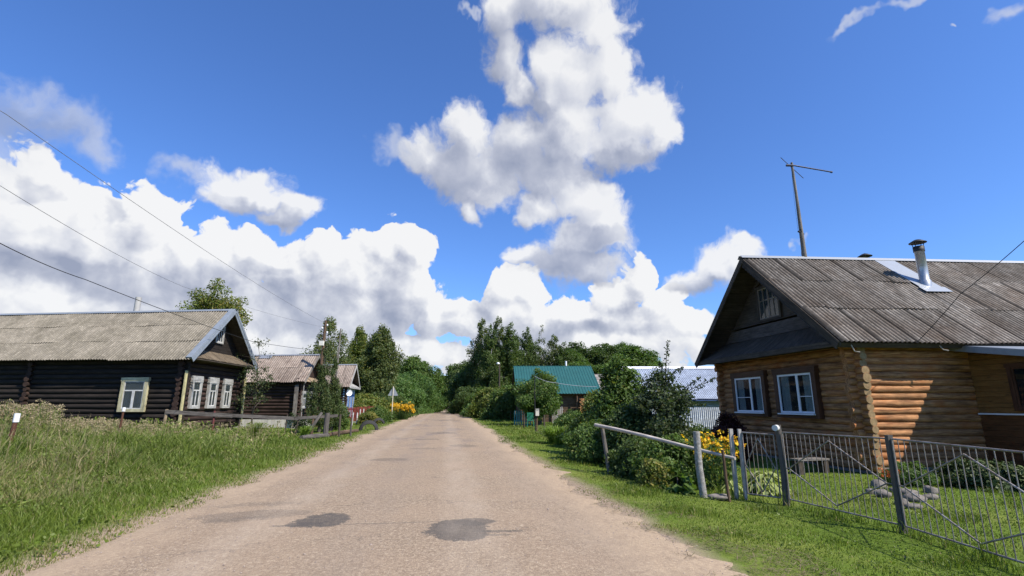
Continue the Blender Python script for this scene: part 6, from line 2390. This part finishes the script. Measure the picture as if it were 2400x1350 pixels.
post('marker_stake', 'rusty brown stake with a white painted tip in the weeds', (-12.05, 12.6), 1.06, .055, .052, M_RUST, (.06, 0), cap=white_tip(.2, .062), cat='stake')
post('marker_stake', 'far thin stake with a white tip near the cream cased window', P(277, 1030, 17.6)[:2], 1.12, .035, .034, M_RUST, (.02, 0), cap=white_tip(.13, .05), cat='stake')
# old grey rail fence from the black house to the road
fa, fb = np.array((-15.3, 23.0)), np.array((-9.3, 24.9))
ft = lambda t: fa + (fb - fa) * t
fl_ = [(.0, .95, .07, 'G', 'tan stump post at the house end of the old rail fence', 0), (.30, 1.0, .045, 'R', 'red painted post of the old rail fence', .0), (.47, .85, .04, 'D', 'short dark post in the weeds of the old fence', 0),
       (.78, .96, .035, 'D', 'thin dark stake under the old rail, left of a pair', .05), (.855, .95, .035, 'D', 'thin dark stake under the old rail, right of a pair', .06), (.965, .98, .07, 'W', 'thick brown post under the end of the old rail', .04)]
for (t, h, rd_, k, lab, ln) in fl_:
    p_ = ft(t)
    post('fence_post', lab, tuple(p_), h, rd_, rd_ * .9, {'G': M_TANWOOD, 'R': plain('faded_red_paint', (.16, .035, .03), (.09, .03, .028), 9, .8), 'D': M_DARKWOOD, 'W': M_BROWNWOOD}[k], (ln, 0), group='posts of the old rail fence')
mb = MB()
pts = []
zt_ = lambda t: float(np.interp(t, [0, .3, .6, .85, 1.12], [.93, .90, .90, .86, 1.06]))
for t0, t1, w_ in ((0, .42, .17), (.40, .86, .15), (.83, 1.14, .13)):
    a, c = ft(t0), ft(t1)
    za, zc_ = Z(*a) + zt_(t0), Z(*c) + zt_(t1)
    off = np.array((.03, -.09)) + (0 if t0 == 0 else .012)
    a, c = a + off, c + off
    mb.hexa([(a[0], a[1], za - w_), (c[0], c[1], zc_ - w_), (c[0], c[1] + .05, zc_ - w_), (a[0], a[1] + .05, za - w_), (a[0], a[1], za), (c[0], c[1], zc_), (c[0], c[1] + .05, zc_), (a[0], a[1] + .05, za)])
o = mb.build('old_rail', M_DARKGREY)
tag(o, 'sagging grey plank rail of the old fence before the houses', 'rail')
# fence corner posts, leaning boards
post('fence_post', 'broad grey board post at the road end of the old fence', (-8.75, 24.6), 1.12, .13, .12, M_DARKGREY, (.02, 0), square=False)
post('fence_post', 'slanting grey brace leaning on the old fence end', (-9.5, 24.0), 1.08, .075, .07, M_DARKGREY, (.55, .45))
post('fence_post', 'dark post behind the broad board post of the old fence', (-8.35, 25.3), 1.06, .055, .05, M_DARKWOOD, (.0, 0))
post('fence_post', 'grey slim post by the juniper on the lawn edge', (-8.0, 26.0), 1.02, .05, .04, M_DARKGREY, (.02, 0))
post('fence_post', 'short stake standing alone on the green lawn', (-9.4, 33.5), .75, .022, .02, M_DARKWOOD)
# rotten kerb boards
for (pa, pb, lab) in (((705, 1036), (768, 1028), 'weathered pale kerb log lying in the grass below the old fence'), ((768, 1026), (838, 1012), 'rotten kerb log with brown gaps leading to the tyre')):
    ra, rb = ray(*pa), ray(*pb)
    A = np.array([v * CH / -ra[2] for v in ra]) + (0, 0, CH)
    B_ = np.array([v * CH / -rb[2] for v in rb]) + (0, 0, CH)
    A[2], B_[2] = Z(A[0], A[1]) + .09, Z(B_[0], B_[1]) + .09
    mb = MB()
    mb.tube([A, (A + B_) / 2 + (.03, .03, .02), B_], [.10, .115, .09], 9)
    o = mb.build('kerb_log', M_DARKGREY if pa[0] < 760 else M_BROWNWOOD)
    tag(o, lab, 'log')
# low brown plank at the foot of the weeds
# half buried tyres
M_RUBBER = plain('old_rubber', (.016, .016, .017), (.035, .033, .031), 20, .8, 0, .3)


def tyre(label, c, Rm_, rt, ang, sink):
    z = Z(*c)
    root = empty('half_tyre', (c[0], c[1], z), label, 'tyre', None)
    d = np.array((math.cos(ang), math.sin(ang), 0))
    s = np.array((-d[1], d[0], 0))
    prof_ = [(-1, -.5), (-.85, .25), (-.55, .75), (0, .88), (.55, .75), (.85, .25), (1, -.5)]
    V, Fq = [], []
    nu = 40
    for i in range(nu):
        a = 2 * math.pi * i / nu
        tread = .012 if i % 2 else 0
        for (x_, y_) in prof_:
            rr_ = Rm_ + y_ * rt * .8 + (tread if abs(x_) < .7 else 0)
            V.append(np.array((c[0], c[1], z - sink)) + d * rr_ * math.cos(a) + np.array((0, 0, rr_ * math.sin(a))) + s * x_ * rt)
    m_ = len(prof_)
    for i in range(nu):
        for j in range(m_ - 1):
            i2 = (i + 1) % nu
            Fq.append((i * m_ + j, i * m_ + j + 1, i2 * m_ + j + 1, i2 * m_ + j))
    o = mesh_np('tread', np.array(V), [np.array(Fq)], M_RUBBER, root, smooth=True)
    mb = MB()
    V, Fq = [], []
    for i in range(nu):
        a = 2 * math.pi * i / nu
        for (x_, y_) in ((-.92, -.5), (-.75, .15), (.75, .15), (.92, -.5)):
            rr_ = Rm_ + y_ * rt * .8 - .01
            V.append(np.array((c[0], c[1], z - sink)) + d * rr_ * math.cos(a) + np.array((0, 0, rr_ * math.sin(a))) + s * x_ * rt)
    for i in range(nu):
        for j in range(3):
            i2 = (i + 1) % nu
            Fq.append((i * 4 + j, i2 * 4 + j, i2 * 4 + j + 1, i * 4 + j + 1))
    mesh_np('inner_wall', np.array(V), [np.array(Fq)], M_RUBBER, root, smooth=True)
    return root


rr = ray(864, 1008)
t = CH / -rr[2]
tyre('half buried black tyre arching out of the left verge', (rr[0] * t, rr[1] * t), .47, .17, .35, .0)
rr = ray(887, 993)
t = CH / -rr[2]
tyre('smaller half buried tyre behind the arched one', (rr[0] * t, rr[1] * t), .42, .15, .5, .05)
# white stakes with wire
st = [(824, 999, 1.0, .07), (835, 995, .92, .03), (842, 992, 1.15, .02), (850, 990, 1.2, .02)]
sl2 = ['leaning white stake, first from the junipers, on the lawn', 'shorter white stake, second from the junipers', 'white stake, third from the junipers', 'white stake next to the tyre']
tops = []
for (px, py, h, ln), lab in zip(st, sl2):
    rr = ray(px, py)
    t = (CH + .1) / -rr[2]
    _, tp_ = post('white_stake', lab, (rr[0] * t, rr[1] * t), h, .055, .05, M_WHITEPAINT, (ln, 0), cat='stake', group='white stakes on the lawn')
    tops.append(tp_)
mb = MB()
for a, c in zip(tops[:-1], tops[1:]):
    mb.tube([a - (0, 0, .72), c - (0, 0, .78)], .035, 5)
o = mb.build('stake_rail', M_WHITEGREY)
tag(o, 'low white rail joining the white stakes', 'rail')
# red picket fence
ra, rb = (-17.4, 50.0), (-13.6, 52.5)
RF = empty('picket_fence', (ra[0], ra[1], Z(*ra)), 'dark red picket fence in front of the blue and white house', 'fence')
M_RED = wood('dark_red_paint', (.12, .016, .014), (.20, .032, .028), .7, 1.5, 14, .2)
M_PALETOP = M_WHITEGREY
n = 34
for k in range(n):
    t = k / (n - 1)
    x, y = ra[0] + (rb[0] - ra[0]) * t, ra[1] + (rb[1] - ra[1]) * t
    z = Z(x, y)
    mb = MB()
    hh = 1.38 + R.gauss(0, .025)
    mb.box((x, y, z + hh / 2), (.095, .025, hh), math.atan2(rb[1] - ra[1], rb[0] - ra[0]))
    mb.build('picket', M_RED, RF)
mb = MB()
for h in (.35, 1.1):
    A, B_ = np.array((ra[0], ra[1] + .05, Z(*ra) + h)), np.array((rb[0], rb[1] + .05, Z(*rb) + h))
    mb.tube([A, B_], .035, 4)
mb.build('rail', M_RED, RF)
# red fence flank towards the viewer (pale tops)
# triangular sign seen from behind
sg = P(918, 985, 49.5)[:2]
z = Z(*sg)
SG = empty('road_sign', (sg[0], sg[1], z), 'back of a grey triangular road sign on a cream pole', 'sign')
zt = P(918, 905, 49.5)[2]
mb = MB()
mb.tube([(sg[0], sg[1] - .05, z - .2), (sg[0], sg[1] - .05, zt - .02)], .042, 8)
mb.build('pole', plain('cream_pole_paint', (.62, .56, .42), (.50, .45, .34), 5, .6), SG)
mb = MB()
hw, hh = .52, .92
fr = []
for d_ in (.0, .03):
    pts = []
    for (cx, cz) in ((-hw, zt - hh), (hw, zt - hh), (0, zt)):
        # rounded corners
        ctr = np.array((0, zt - hh * .62))
        v = np.array((cx, cz))
        for kx in (-1, 0, 1):
            dirv = (v - ctr) / np.linalg.norm(v - ctr)
            prp = np.array((-dirv[1], dirv[0]))
            pts.append(v - dirv * .06 * (1 + .6 * abs(kx)) + prp * .045 * kx)
    fr.append([(sg[0] + p_[0], sg[1] + d_, p_[1]) for p_ in pts])
mb.poly(fr[0])
mb.poly(fr[1][::-1])
for k in range(len(fr[0])):
    k2 = (k + 1) % len(fr[0])
    mb.poly([fr[0][k2], fr[0][k], fr[1][k], fr[1][k2]])
mb.build('plate', plain('sign_back_grey', (.36, .38, .40), (.30, .32, .34), 3, .5, .3), SG)

# ------------------------------------------------------------------ poles and wires
up = (-14.15, 37.6)
z = Z(*up)
UP = empty('utility_pole', (up[0], up[1], z), 'weathered wooden utility pole with a white box rising from the junipers', 'utility pole')
ztop = P(757, 752, up[1])[2]
mb = MB()
mb.tube([(up[0], up[1], z - .3), (up[0] + .05, up[1], (z + ztop) / 2), (up[0] + .12, up[1], ztop)], [.14, .125, .10], 10)
mb.build('shaft', M_BROWNWOOD, UP)
mb = MB()
zb_ = P(757, 805, up[1])[2]
mb.box((up[0] + .02, up[1] - .2, zb_), (.32, .2, .34))
mb.build('box', plain('white_meter_box', (.70, .68, .58), (.6, .58, .5), 5, .5), UP)
for k, (dx, dz_) in enumerate(((.18, -.35), (-.2, -.55), (.2, -.9))):
    mb = MB()
    mb.lathe((up[0] + .1 + dx, up[1] - .05, ztop + dz_), [(.03, -.06), (.06, -.03), (.06, .05), (.03, .09), (.0, .1)], 8)
    mb.tube([(up[0] + .08, up[1], ztop + dz_ - .08), (up[0] + .1 + dx, up[1] - .05, ztop + dz_ - .05)], .018, 5)
    mb.build('insulator', M_PVC, UP)
post('thin_pole', 'slim grey pole right of the utility pole', (-13.4, 39.2), P(766, 770, 39.2)[2] - Z(-13.4, 39.2), .07, .05, M_GREYWOOD, cat='pole')
post('thin_pole', 'thin aerial pole over the ridge of the blue fronted house', H3.p(1.6, vm3, 5)[:2], P(792, 822, 52.8)[2] - Z(*H3.p(1.6, vm3, 5)[:2]), .05, .035, M_GREYWOOD, cat='pole')
WG = 'overhead wires left of the road'
M_WIREGREY = plain('aged_aluminium_wire', (.22, .22, .23), None, 5, .6, .2, 0)
wire('overhead_wire', 'highest thin overhead wire crossing the sky on the left', [(up[0] + .25, up[1], ztop - .25), (-9.6, 8.6, 6.95), (-8.2, -2, 7.4), (-6.6, -14, 7.4)], .0065, M_WIREGREY, 'wire', WG, .25)
wire('overhead_wire', 'middle thin overhead wire crossing the sky on the left', [(up[0] - .15, up[1], ztop - .45), P(430, 672, 20), P(0, 435, 9.3), P(-400, 200, 8), (-8, -10, 7)], .006, M_WIREGREY, 'wire', WG, .12)
wire('overhead_wire', 'thick low overhead cable crossing the black house roof', [(up[0], up[1] - .1, P(757, 822, up[1])[2]), P(590, 800, 24), P(200, 655, 14), P(0, 570, 11.2), P(-220, 440, 9), P(-900, 100, 6), (-9, -10, 6.5)], .011, None, 'cable', WG, .05)
wire('overhead_wire', 'service cable from the honey house eave up across the roof', [HR.p(1.35, -.6, 3.22), P(2250, 690, 12.2), P(2400, 565, 10.9), P(2560, 410, 9.6), (10.9, 2.0, 7.0), (10.6, -9, 7.4)], .009, None, 'cable', None, .02)


def lamp_pole(label, c, ztop, r0, arm, group=None):
    z = Z(*c)
    root = empty('lamp_pole', (c[0], c[1], z), label, 'street lamp', group)
    mb = MB()
    mb.tube([(c[0], c[1], z - .3), (c[0], c[1], ztop)], [r0, r0 * .75], 8)
    mb.build('shaft', M_DARKWOOD, root)
    mb = MB()
    mb.tube([(c[0], c[1], ztop - .25), (c[0] + arm * .6, c[1] - .1, ztop + .1), (c[0] + arm, c[1] - .2, ztop + .12)], .03, 6)
    mb.build('arm', M_ZINC, root)
    mb = MB()
    mb.lathe((c[0] + arm, c[1] - .2, ztop + .02), [(.0, .16), (.12, .14), (.2, .02), (.17, -.08), (.0, -.12)], 12)
    mb.build('lamp_head', M_PVC, root)
    return root


c1_ = P(881, 930, 74)[:2]
lamp_pole('lamp pole with a white head in front of the dark left birches', c1_, P(881, 877, 74)[2], .11, .25)
c2_ = P(1170, 950, 61)[:2]
zt2 = P(1169, 853, 61)[2]
lamp_pole('lamp pole with a white head before the right birch belt', c2_, zt2, .12, -.15)
# wires from the right lamp pole to a pole far along the road
c3_ = P(1047, 948, 190)[:2]
LP3 = lamp_pole('tiny far lamp pole where the road disappears', c3_, P(1047, 893, 190)[2], .14, .2)
for k, (dz_, lab) in enumerate(((-.1, 'upper thin wire between the two lamp poles along the road'), (-.55, 'lower thin wire between the two lamp poles along the road'))):
    wire('overhead_wire', lab, [(c2_[0], c2_[1], zt2 + dz_), (c3_[0], c3_[1], P(1047, 893, 190)[2] + dz_)], .014, None, 'wire', 'wires along the far road', 2.0)
